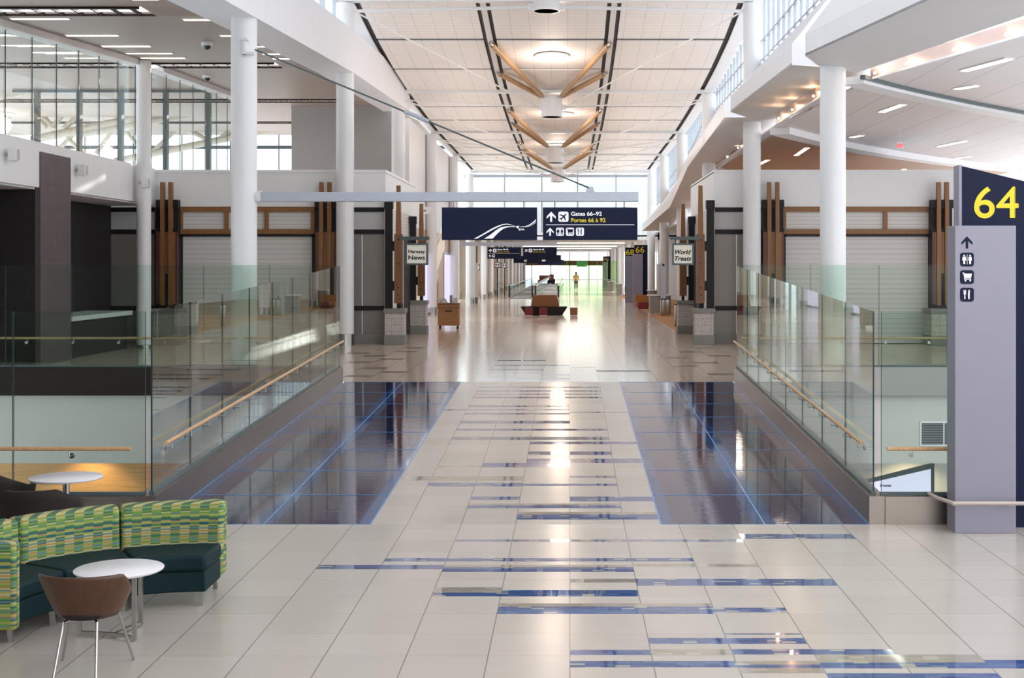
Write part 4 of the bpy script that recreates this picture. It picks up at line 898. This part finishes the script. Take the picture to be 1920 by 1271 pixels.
# things seen down the right well
o = thing('vent_grille', 'grey louvred vent in the wall below the right railing', 'vent', P(1750, 812, 28.5)); y = 28.495
MB().box(XP(1728, 28.5), y-.02, ZP(833, 28.5), XP(1768, 28.5), y, ZP(793, 28.5)).box(XP(1771, 28.5), y-.02, ZP(833, 28.5), XP(1810, 28.5), y, ZP(793, 28.5)).build_each('louvres', M['grille'], o)
MB().box(XP(1725, 28.5), y-.01, ZP(836, 28.5), XP(1813, 28.5), y, ZP(790, 28.5)).build('frame', M['white'], o)
o = thing('information_screen', 'lit white screen on the lower level beneath the right railing', 'screen', P(1700, 918, 31)); y = 31
MB().prism([P(1560, 925, y), P(1745, 925, y), P(1745, 879, y), P(1645, 902, y), P(1560, 920, y)], (0, -.02, 0)).build('screen', M['glow'], o)
MB().prism([P(1560, 928, y), P(1752, 928, y), P(1752, 868, y), P(1645, 895, y), P(1560, 914, y)], (0, .1, 0)).build('frame', M['steelpost'], o)
text('B8 Travel Bank', XP(1650, y), y-.022, ZP(912, y), .07, M['navy'], o, width=.25)
for x, y in ((-11.6, 32.2), (-8, 32.2), (6.2, 31.8), (8.2, 32), (11, 32)): lamp('SPOT', (x, y, -1.3), 160, (1, .72, .42), .1, (math.radians(12), 0, 0))
lamp('AREA', (-9.5, 22, 7.3), 0.001) if 0 else None

# ------------------------------------------------------------ gate totems
o = thing('gate_totem', 'tall lavender grey gate sign with yellow 64 on navy at right', 'gate sign', (4.6, 15.1, 0)); Y = 14.98
MB().box(4.25, Y, 0, 4.925, 15.3, ZP(423, Y)).build('pillar', M['totem'], o, bevel=.006)
xa, xb = XP(1812, 15.12)-.0, 5.62; zt = lambda x: 4.04-(x-xa)*.21
MB().prism([(xa, 15.32, 0), (xb, 15.32, 0), (xb, 15.32, zt(xb)), (xa, 15.32, 4.08)], (0, .18, 0)).build('navy_slab', M['navy'], o)
MB().prism([(xa-.03, 15.30, 0), (xa, 15.30, 0), (xa, 15.30, 4.09), (xa-.03, 15.30, 4.09)], (0, .22, 0)).build('slab_edge', M['totem'], o)
text('64', XP(1827, 15.32), 15.315, ZP(408, 15.32), .50, M['signyellow'], o, width=82*15.32/F, bold=0)
f = MB(); k = Y/F; Flat(f, XP(1801.5, Y), Y-.001, ZP(466, Y), 23*k).arrow(0)
for v in (499.5, 532.5, 565.5): Flat(f, XP(1800, Y), Y-.001, ZP(v, Y), 26*k).rr(0, 0, 1, 1, .2)
f.build('arrow_and_fields', M['navy'], o)
f = MB(); Flat(f, XP(1802, Y), Y-.004, ZP(497.5, Y), 22*k).wc(); Flat(f, XP(1802, Y), Y-.004, ZP(530.5, Y), 22*k).cart(); Flat(f, XP(1802, Y), Y-.004, ZP(563.5, Y), 22*k).fork(); f.build('pictogram', M['signwhite'], o)
o = thing('bumper_rail', 'pale round bumper rail around the foot of the gate 64 sign', 'rail', (4.2, 14.9, .3)); zr = ZP(944, 14.85)
MB().path([(4.1, 15.50, zr), (4.12, 15.2, zr), (4.20, 14.86, zr), (6.2, 14.86, zr)], .022, 12).build('rail', mat('pale_rail', (.50, .42, .38), .35), o, True)
MB().box(4.2, 14.88, zr-.03, 4.26, 14.975, zr-.01).box(4.8, 14.88, zr-.03, 4.86, 14.975, zr-.01).build_each('bracket', M['steel'], o)
def gate(num, x0, x1, Y, base, top1, top2, lab):
    o = thing('gate_totem', lab, 'gate sign', ((x0+x1)/2, Y, ZF), 'distant gate signs')
    MB().box(x0, Y, ZF, x1, Y+.3, top1).build('pillar', M['totem'], o); MB().box(x0-(.05 if num == '68' else -.08), Y+.32, ZF, x1+.3, Y+.45, top2).build('navy_slab', M['navy'], o)
    text(num, x0+(.0 if num == '68' else .17), Y-.005 if 0 else Y+.315, top1+.08, .5, M['signyellow'], o, width=.5, bold=0)
gate('66', 3.73, 4.3, 80, ZF, ZP(476, 80), ZP(459, 80), 'distant gate sign reading 66 in yellow'); gate('68', 3.66, 4.13, 88, ZF, ZP(480, 88), ZP(464, 88), 'distant gate sign reading 68 in yellow, behind gate 66')
gate('70', 3.6, 4.2, 150, ZF, 3.3, 3.95, 'farthest gate sign reading 70 in yellow')

# ------------------------------------------------------------ curved sofa, tables, chairs in the foreground
SC = Vector((-3.15, 10.55, 0))
def arcpt(r, a, z): return Vector((SC.x-r*math.sin(a), SC.y+r*math.cos(a), z))
def arcsolid(name, r0, r1, a0, a1, z0, z1, m, parent, uv=False, bev=.02, n=14, lean=0):
    vs, fs = [], []
    for i in range(n+1):
        a = a0+(a1-a0)*i/n
        for r, z in ((r0, z0), (r1, z0), (r1+lean, z1), (r0+lean, z1)): vs.append(arcpt(r, a, z))
    for i in range(n):
        for k in range(4): fs.append((4*i+k, 4*i+(k+1) % 4, 4*i+4+(k+1) % 4, 4*i+4+k))
    fs += [(3, 2, 1, 0), (4*n, 4*n+1, 4*n+2, 4*n+3)]
    o = MB().mesh(vs, fs).build(name, m, parent, True, bev)
    if uv:
        me = o.data; L = me.uv_layers.new(name='UVMap')
        off = SC-Vector((parent.location.x, parent.location.y, 0))
        for p in me.polygons:
            for li in p.loop_indices:
                v = me.vertices[me.loops[li].vertex_index].co; x, y = v.x-off.x, v.y-off.y
                a = math.atan2(-x, y); r = math.hypot(x, y); L.data[li].uv = ((a+3)*1.85+(r-1.8)*1.0, v.z)
    return o
def sofasec(a0, a1, label, arm=False, first=False):
    a0, a1 = math.radians(a0), math.radians(a1); am = (a0+a1)/2; o = thing('sofa_section', label, 'sofa', arcpt(1.6, am, 0), 'sections of the curved green sofa')
    arcsolid('backrest', 1.73, 1.93, a0, a1, .14, .81, M['fabric'], o, True, .035, lean=.03)
    arcsolid('seat_cushion', 1.18, 1.735, a0, a1, .31, .45, M['teal'], o, bev=.03); arcsolid('base', 1.20, 1.73, a0+.005, a1-.005, .13, .31, M['teal'], o, bev=.015)
    if arm:
        b_ = arcsolid('armrest', 1.14, 1.95, a1+.005, a1+.10, .13, .815, M['fabric'], o, True, .03, n=4)
    for r in (1.27, 1.85):
        for a in (a0+.05, a1-.05):
            p = arcpt(r, a, 0); q = arcpt(r+(.03 if r > 1.5 else -.02), a, 0)
            MB().prism([q+Vector((-.018, -.018, 0)), q+Vector((.018, -.018, 0)), q+Vector((.018, .018, 0)), q+Vector((-.018, .018, 0))], (p-q)+Vector((0, 0, .14))).build('leg', M['steel'], o)
    return o
sofasec(0, 28.7, 'curved sofa section with green striped back and teal seat, right end'); sofasec(29.1, 58, 'curved sofa section with green striped back and teal seat, middle'); sofasec(58.4, 87, 'curved sofa section at the left picture edge with a green striped arm', True)
# low table by the sofa
TX, TY, TZ = -3.62, 10.9, .525
o = thing('side_table', 'low white round table on a steel frame in front of the green sofa', 'table', (TX, TY, 0))
MB().lathe((TX, TY, TZ), [(.33, -.02), (.345, -.012), (.35, 0), (.345, .004), (0.0001, .004)], 56).build('tabletop', M['tablewhite'], o, True)
f = MB(); cen = Vector((TX+.01, TY-.12, .03))
for a in (-50, 190, 70):
    a = math.radians(a); e = Vector((TX+.30*math.cos(a), TY+.26*math.sin(a)-.02, .03)); f.tube(cen, e, .017, 4); 
    MB().box(e.x-.016, e.y-.016, .014, e.x+.016, e.y+.016, TZ-.02).build('leg', M['steel'], o)
f.build('base_frame', M['steel'], o)
# walnut tub chair
o = thing('tub_chair', 'walnut shell chair with chrome legs seen from behind in the foreground', 'chair', (-3.50, 9.88, 0)); CX, CY = -3.50, 9.88
vs, fs = [], []; n, k = 40, 10
for i in range(n+1):
    ph = math.radians(-118+236*i/n)
    h = 1 if abs(ph) < 1.0 else max(.18, 1-(abs(ph)-1.0)*.78)
    for j in range(k+1):
        t = j/k; r = .215+.15*(t*h)**.8 ; vs.append((CX+r*1.0*math.sin(ph), CY-r*.86*math.cos(ph), .425+.325*t*h))
for i in range(n):
    for j in range(k): fs.append((i*(k+1)+j, (i+1)*(k+1)+j, (i+1)*(k+1)+j+1, i*(k+1)+j+1))
sh = MB().mesh(vs, fs).build('shell', M['walnut'], o, True); q = sh.modifiers.new('solid', 'SOLIDIFY'); q.thickness = .014
MB().lathe((CX, CY, .40), [(.10, 0), (.19, .02), (.215, .05), (.20, .085), (.0001, .095)], 36).build('seat', M['darkfab'], o, True)
legs = [((-3.63, 9.50), (-.13, -.15)), ((-3.32, 9.50), (.11, -.15)), ((-3.80, 10.16), (-.15, .10)), ((-3.27, 10.18), (.17, .08))]
for (fx, fy), (tx, ty) in legs:
    MB().path([(fx, fy, .0), (CX+tx, CY+ty, .40 if ty < 0 else .47), (CX+tx*.5, CY+ty*.4, .41)], .0105, 10).build('leg', M['chrome'], o, True)
# table and dark lounge chairs by the glass
TX, TY, TZ = XP(124, 14.36), 14.36, .72
o = thing('bistro_table', 'white round table beside the left glass railing', 'table', (TX, TY, 0))
MB().lathe((TX, TY, TZ), [(.36, -.022), (.372, -.012), (.375, 0), (.37, .004), (.0001, .004)], 56).build('tabletop', M['tablewhite'], o, True)
MB().tube((TX, TY, .01), (TX, TY, TZ-.02), .035, 20).build('post', M['steel'], o, True); MB().lathe((TX, TY, 0), [(.24, 0), (.24, .012), (.05, .03), (.036, .05)], 36).build('foot', M['steel'], o, True)
def lounge(cx, cy, rot, label, r=.42, top=.76):
    o = thing('lounge_chair', label, 'armchair', (cx, cy, 0), 'dark lounge chairs by the glass'); vs, fs = [], []; n, k = 40, 8
    for i in range(n+1):
        ph = math.radians(-125+250*i/n); h = 1-.38*max(0, (abs(ph)-.7)/1.5)**.8 if abs(ph) > .7 else 1
        if abs(ph) > 1.9: h += (abs(ph)-1.9)*.35
        for j in range(k+1):
            t = j/k; rr = r*(.72+.28*t**.6); a = ph+rot; vs.append((cx+rr*math.sin(a), cy-rr*math.cos(a), .16+(top-.16)*t*h))
    for i in range(n):
        for j in range(k): fs.append((i*(k+1)+j, (i+1)*(k+1)+j, (i+1)*(k+1)+j+1, i*(k+1)+j+1))
    s_ = MB().mesh(vs, fs).build('shell', M['darkfab'], o, True); q = s_.modifiers.new('solid', 'SOLIDIFY'); q.thickness = .05
    MB().lathe((cx, cy, .16), [(.28, 0), (.31, .1), (.32, .24), (.28, .29), (.0001, .3)], 36).build('seat_cushion', M['darkfab'], o, True)
    for a in (45, 135, 225, 315): a = math.radians(a); MB().tube((cx+.26*math.cos(a), cy+.26*math.sin(a), 0), (cx+.2*math.cos(a), cy+.2*math.sin(a), .17), .014, 8).build('leg', M['steel'], o, True)
lounge(XP(70, 13.55)+.02, 13.55, math.radians(8), 'dark brown lounge chair with swooping arms behind the green sofa'); lounge(XP(-8, 14.6), 14.6, math.radians(-25), 'dark brown lounge chair at the left edge behind the other one', top=.80)

# ------------------------------------------------------------ mid and far furniture
Y = 66.3; o = thing('island_bench', 'brown backed island bench with dark angled base in mid hall', 'bench', (XP(1020, Y), Y, ZF))
g = lambda a, b_: [P(px, py, Y) for px, py in ((a), (b_))]
MB().prism([P(986, 591, Y), P(1054, 591, Y), P(1064, 575.5, Y), P(976, 575.5, Y)], (0, .9, 0)).build('base', M['darkfab'], o); MB().prism([P(995, 575.5, Y+.3), P(1049, 575.5, Y+.3), P(1044, 553, Y+.3), P(1000, 553, Y+.3)], (0, .3, 0)).build('backrest', M['brownback'], o)
MB().prism([P(978, 576, Y), P(1063, 576, Y), P(1063, 574.8, Y), P(978, 574.8, Y)], (0, .9, 0)).build('seat', M['black'], o)
def cube(px0, px1, Y, lab, m):
    o = thing('cube_pouf', lab, 'pouf', (XP((px0+px1)/2, Y), Y, ZF), 'cube poufs by the island bench'); h = .38; x0, x1 = XP(px0, Y), XP(px1, Y)
    MB().box(x0, Y, ZF+.03, x1, Y+.38, ZF+h).build('cushion', m, o, bevel=.02); MB().box(x0+.03, Y+.03, ZF, x1-.03, Y+.35, ZF+.04).build('foot', M['steel'], o)
cube(984, 999, 65.7, 'dark red cube pouf before the left of the island bench', M['red']); cube(1010.5, 1026, 65.7, 'dark red cube pouf before the middle of the island bench', M['red']); cube(1069, 1083, 65.9, 'red brown cube pouf standing alone right of the bench', M['brownback'])
Y = 52; x0, x1 = XP(821, Y), XP(860, Y); o = thing('wooden_cart', 'brown wooden cart on castors near the left shop', 'cart', ((x0+x1)/2, Y, ZF))
MB().box(x0, Y, ZF+.13, x1, Y+.6, ZF+.98-.0).build('cabinet', M['cartwood'], o, bevel=.01); MB().box(x0-.03, Y-.03, ZF+.80, x1+.03, Y+.63, ZF+.84).box(x0-.01, Y-.02, ZF+.93, x1+.01, Y+.62, ZF+.99).build_each('rim', M['timber'], o); MB().box(x0+.28, Y-.012, ZF+.66, x1-.25, Y+.0, ZF+.72).build('handle_slot', M['black'], o)
for xx in (x0+.06, x1-.06):
    for yy_ in (Y+.06, Y+.54): MB().tube((xx-.02, yy_, ZF+.06), (xx+.02, yy_, ZF+.06), .06, 14).build('castor', M['black'], o, True)
zt_ = ZF+.99
for i, (a, b_, h, tilt, lb) in enumerate(((.05, .12, .22, .5, 'leftmost, leaning'), (.17, .12, .22, .5, 'second from left, leaning'), (.29, .10, .2, .5, 'third, leaning'), (.44, .13, .30, 0, 'upright dark one'), (.58, .2, .2, 0, 'pale one at the right'))):
    bk = MB(); p = Vector((x0+a, Y+.15, zt_)); ca, sa = math.cos(tilt), math.sin(tilt); b2 = b_*.7
    bk.prism([(p.x, p.y, p.z+b2*sa*0), (p.x+b2*ca, p.y, p.z+.0), (p.x+b2*ca-h*sa, p.y, p.z+h*ca), (p.x-h*sa, p.y, p.z+h*ca+.0)], (0, .25, 0))
    tag(bk.build('book', M['paper'] if i != 3 else M['greypanel']), 'book stacked on the brown cart, '+lb, 'book', 'books on the cart')
# moving walkways
for (a, b_, nm_) in ((955, 998, 'left'), (1004, 1047, 'right')):
    Y = 99; x0, x1 = XP(a, Y), XP(b_, Y); o = thing('moving_walkway', f'{nm_} moving walkway with glass sides down the concourse', 'moving walkway', ((x0+x1)/2, Y, ZF))
    MB().box(x0+.1, Y, ZF, x1-.1, 178, ZF+.03).build('belt', M['rubber'], o)
    for x in (x0, x1):
        sd_ = MB().box(x-.02, Y+.1, ZF+.1, x+.02, 178, ZF+.9).build('glass_side', M['clear'], o); MB().box(x-.05, Y, ZF, x+.05, 178, ZF+.12).build('skirt', M['steel'], sd_)
        MB().box(x-.04, Y, ZF+.9, x+.04, 178, ZF+.96).build('handrail', M['lightpanel'], o); MB().box(x-.06, Y-.15, ZF+.1, x+.06, Y+.12, ZF+.95).build('newel', M['black'], o)
# trash bins, kiosks, benches on the right
def binn(px0, px1, Y, h, lab):
    x0, x1 = XP(px0, Y), XP(px1, Y); r = (x1-x0)/2; c_ = ((x0+x1)/2, Y+r, ZF); o = thing('waste_bin', lab, 'bin', c_, 'steel waste bins')
    MB().lathe(c_, [(r-.01, 0), (r, .02), (r, h)], 28).build('body', M['steel'], o, True); MB().lathe(c_, [(r+.005, h), (r+.005, h+.04), (r*.6, h+.05), (r*.6, h+.01)], 28).build('rim', M['black'], o, True)
binn(1238.5, 1256, 65.6, .78, 'round steel waste bin before the kiosk counter'); binn(1264.5, 1274, 54.2, .85, 'steel waste bin beside the right stone pedestal')
def kiosk(px0, px1, Y, h, lab, dark='greypanel'):
    x0, x1 = XP(px0, Y), XP(px1, Y); r = (x1-x0)/2; c_ = ((x0+x1)/2, Y+r, ZF); o = thing('kiosk_counter', lab, 'counter', c_, 'round kiosk counters')
    MB().lathe(c_, [(r*.9, .03), (r*.9, h-.05)], 20).build('body', M[dark], o); MB().lathe(c_, [(r*1.08, h-.05), (r*1.08, h)], 32).build('worktop', M['tablewhite'], o); MB().lathe(c_, [(r*.95, 0), (r*.95, .06)], 32).build('foot_ring', M['steel'], o)
kiosk(1216, 1262, 67.6, .97, 'faceted grey kiosk counter with a white top by the columns'); kiosk(1214, 1236, 79.2, 1.0, 'kiosk counter behind the gate 66 sign'); kiosk(1156, 1168, 108, 1.0, 'small far kiosk counter beyond gate 68'); kiosk(1140, 1152, 124, 1.0, 'smallest farthest kiosk counter on the right')
o = thing('display_post', 'tall slim metal display post by the kiosk counter', 'display post', (XP(1243.5, 69), 69, ZF)); MB().box(XP(1239, 66.9), 66.9, ZF, XP(1248, 66.9), 67.0, ZP(493, 66.9)).build('post', M['alu'], o); MB().box(XP(1232, 67), 66.95, 1.45, XP(1239, 67), 67.05, ZP(495, 67)).build('side_panel', M['lightpanel'], o); f = MB(); Flat(f, XP(1241.5, 66.9), 66.895, ZP(499, 66.9), .12).c(.5, .5, .5); f.build('icon', M['navy'], o)
Y = 77; x0, x1 = XP(1192, Y), XP(1217, Y); o = thing('banquette', 'orange brown banquette before the gate 66 sign', 'bench', ((x0+x1)/2, Y, ZF)); MB().box(x0, Y+.5, ZF+.05, x1, Y+.8, ZF+.75).build('backrest', M['orange'], o, bevel=.03); MB().box(x0, Y, ZF+.05, x1, Y+.5, ZF+.35).build('seat', M['orange'], o, bevel=.03); MB().box(x0+.05, Y+.1, ZF, x1-.05, Y+.7, ZF+.06).build('foot', M['steel'], o)
Y = 76; tag(MB().box(XP(1197, Y), Y, ZF, XP(1215, Y), Y+.5, ZF+.38).build('cube_pouf', M['red'], None, bevel=.03), 'dark red pouf in front of the orange banquette', 'pouf')
for px0, px1, Y, m, lb in ((930, 951, 135, 'brownback', 'dark brown one left of the walkways end'), (1008, 1040, 150, 'brownback', 'large brown one beyond the left walkway'), (1028, 1041, 140, 'red', 'dark red one by the walkway end')):
    Y = 180+(px0 % 7)*3; x0, x1 = XP(px0, Y), XP(px1, Y); o = thing('far_bench', 'far away bench, '+lb, 'bench', ((x0+x1)/2, Y, ZF), 'benches at the far end'); MB().box(x0, Y, ZF, x1, Y+.8, ZF+.45).build('seat', M['darkfab'], o); MB().box(x0+.2, Y+.3, ZF+.45, x1-.2, Y+.6, ZF+1.1).build('backrest', M[m], o)
# green tinted partition, green box sign and a person
o = thing('glass_partition', 'green tinted glass partition across the far concourse', 'partition', (1.3, 137, ZF)); Y = 137
for i in range(6):
    x = XP(1044, Y)+i*1.02; MB().box(x+.02, Y, ZF, x+1.0, Y+.03, 3.4).build('pane', M['greenglass'], o); MB().box(x-.02, Y-.03, ZF, x+.02, Y+.06, 3.5).build('mullion', M['alu'], o)
MB().box(XP(1044, Y), Y-.02, 1.45, XP(1044, Y)+6.12, Y+.05, 1.52).build('transom', M['alu'], o)
o = thing('lit_box_sign', 'dark green box sign above the glass partition', 'sign', P(1091, 500, 134)); MB().box(XP(1082, 134), 133.8, ZP(500, 134), XP(1100, 134), 134, ZP(490, 134)).build('box', M['greenbox'], o); MB().tube(P(1091, 490, 133.9), (P(1091, 490, 133.9).x, 133.9, 5.0), .03, 6).build('stem', M['steel'], o)
def skin(name, pts, edges, rad, m, parent):
    me = bpy.data.meshes.new(name); me.from_pydata([Vector(p) for p in pts], edges, []); me.materials.append(m)
    o = bpy.data.objects.new(name, me); C.objects.link(o); o.parent = parent; s_ = o.modifiers.new('skin', 'SKIN'); s_.use_smooth_shade = True
    for v, r in zip(me.skin_vertices[0].data, rad): v.radius = (r, r)
    me.skin_vertices[0].data[0].use_root = True; q = o.modifiers.new('sub', 'SUBSURF'); q.levels = q.render_levels = 1
    return o
px = XP(1080, 133); pe = thing('person', 'person in an orange yellow top and dark trousers walking away far off', 'person', (px, 133, ZF))
skin('body', [(0,0,.92),(0,0,1.15),(0,0,1.38),(0,0,1.50),(0,-.01,1.62),(0,-.01,1.72),(-.2,0,1.40),(-.27,0,1.12),(-.28,-.08,.88),(.2,0,1.40),(.27,0,1.12),(.28,.08,.88),(-.1,0,.85),(-.1,-.08,.48),(-.1,.04,.08),(-.1,-.1,.05),(.1,0,.85),(.1,.1,.48),(.1,.16,.1),(.1,.04,.05),(-.28,-.12,.80),(.28,.12,.80)],
     [(0,1),(1,2),(2,3),(3,4),(4,5),(2,6),(6,7),(7,8),(8,20),(2,9),(9,10),(10,11),(11,21),(0,12),(12,13),(13,14),(14,15),(0,16),(16,17),(17,18),(18,19)], [.14,.13,.15,.06,.1,.07,.06,.045,.035,.06,.045,.035,.09,.06,.045,.04,.09,.06,.045,.04,.03,.03], M['skin'], pe)
skin('jacket', [(0,0,.95),(0,0,1.15),(0,0,1.40),(-.2,0,1.41),(-.27,0,1.12),(-.28,-.07,.92),(.2,0,1.41),(.27,0,1.12),(.28,.07,.92)], [(0,1),(1,2),(2,3),(3,4),(4,5),(2,6),(6,7),(7,8)], [.17,.16,.18,.08,.06,.05,.08,.06,.05], M['vest'], pe)
skin('trousers', [(0,0,.95),(-.1,0,.85),(-.1,-.08,.48),(-.1,.03,.12),(.1,0,.85),(.1,.1,.48),(.1,.15,.14)], [(0,1),(1,2),(2,3),(0,4),(4,5),(5,6)], [.16,.11,.08,.065,.11,.08,.065], M['trousers'], pe)
MB().lathe((px, 133, ZF+1.66), [(.09, -.04), (.105, .03), (.07, .1), (.0001, .115)], 14).build('hair', M['darkbrown'], pe, True)
# ceiling domes
for px_, py_, lb in ((388, 79, 'nearer one above the slanted lights'), (388, 141, 'dark dome behind the second skylight')):
    Y = 25
    for _ in range(60): Y = (zl(Y)-HC)*F/(VY-py_)
    o = thing('dome_camera', 'small ceiling dome camera in the left ceiling, '+lb, 'camera', (XP(px_, Y), Y, zl(Y)), 'ceiling dome cameras'); MB().lathe((XP(px_, Y), Y, zl(Y)), [(.0001, -.2), (.08, -.18), (.11, -.1)], 16).build('dome', M['lens'], o, True); MB().lathe((XP(px_, Y), Y, zl(Y)), [(.14, -.1), (.14, 0)], 16).build('collar', M['white'], o, True)
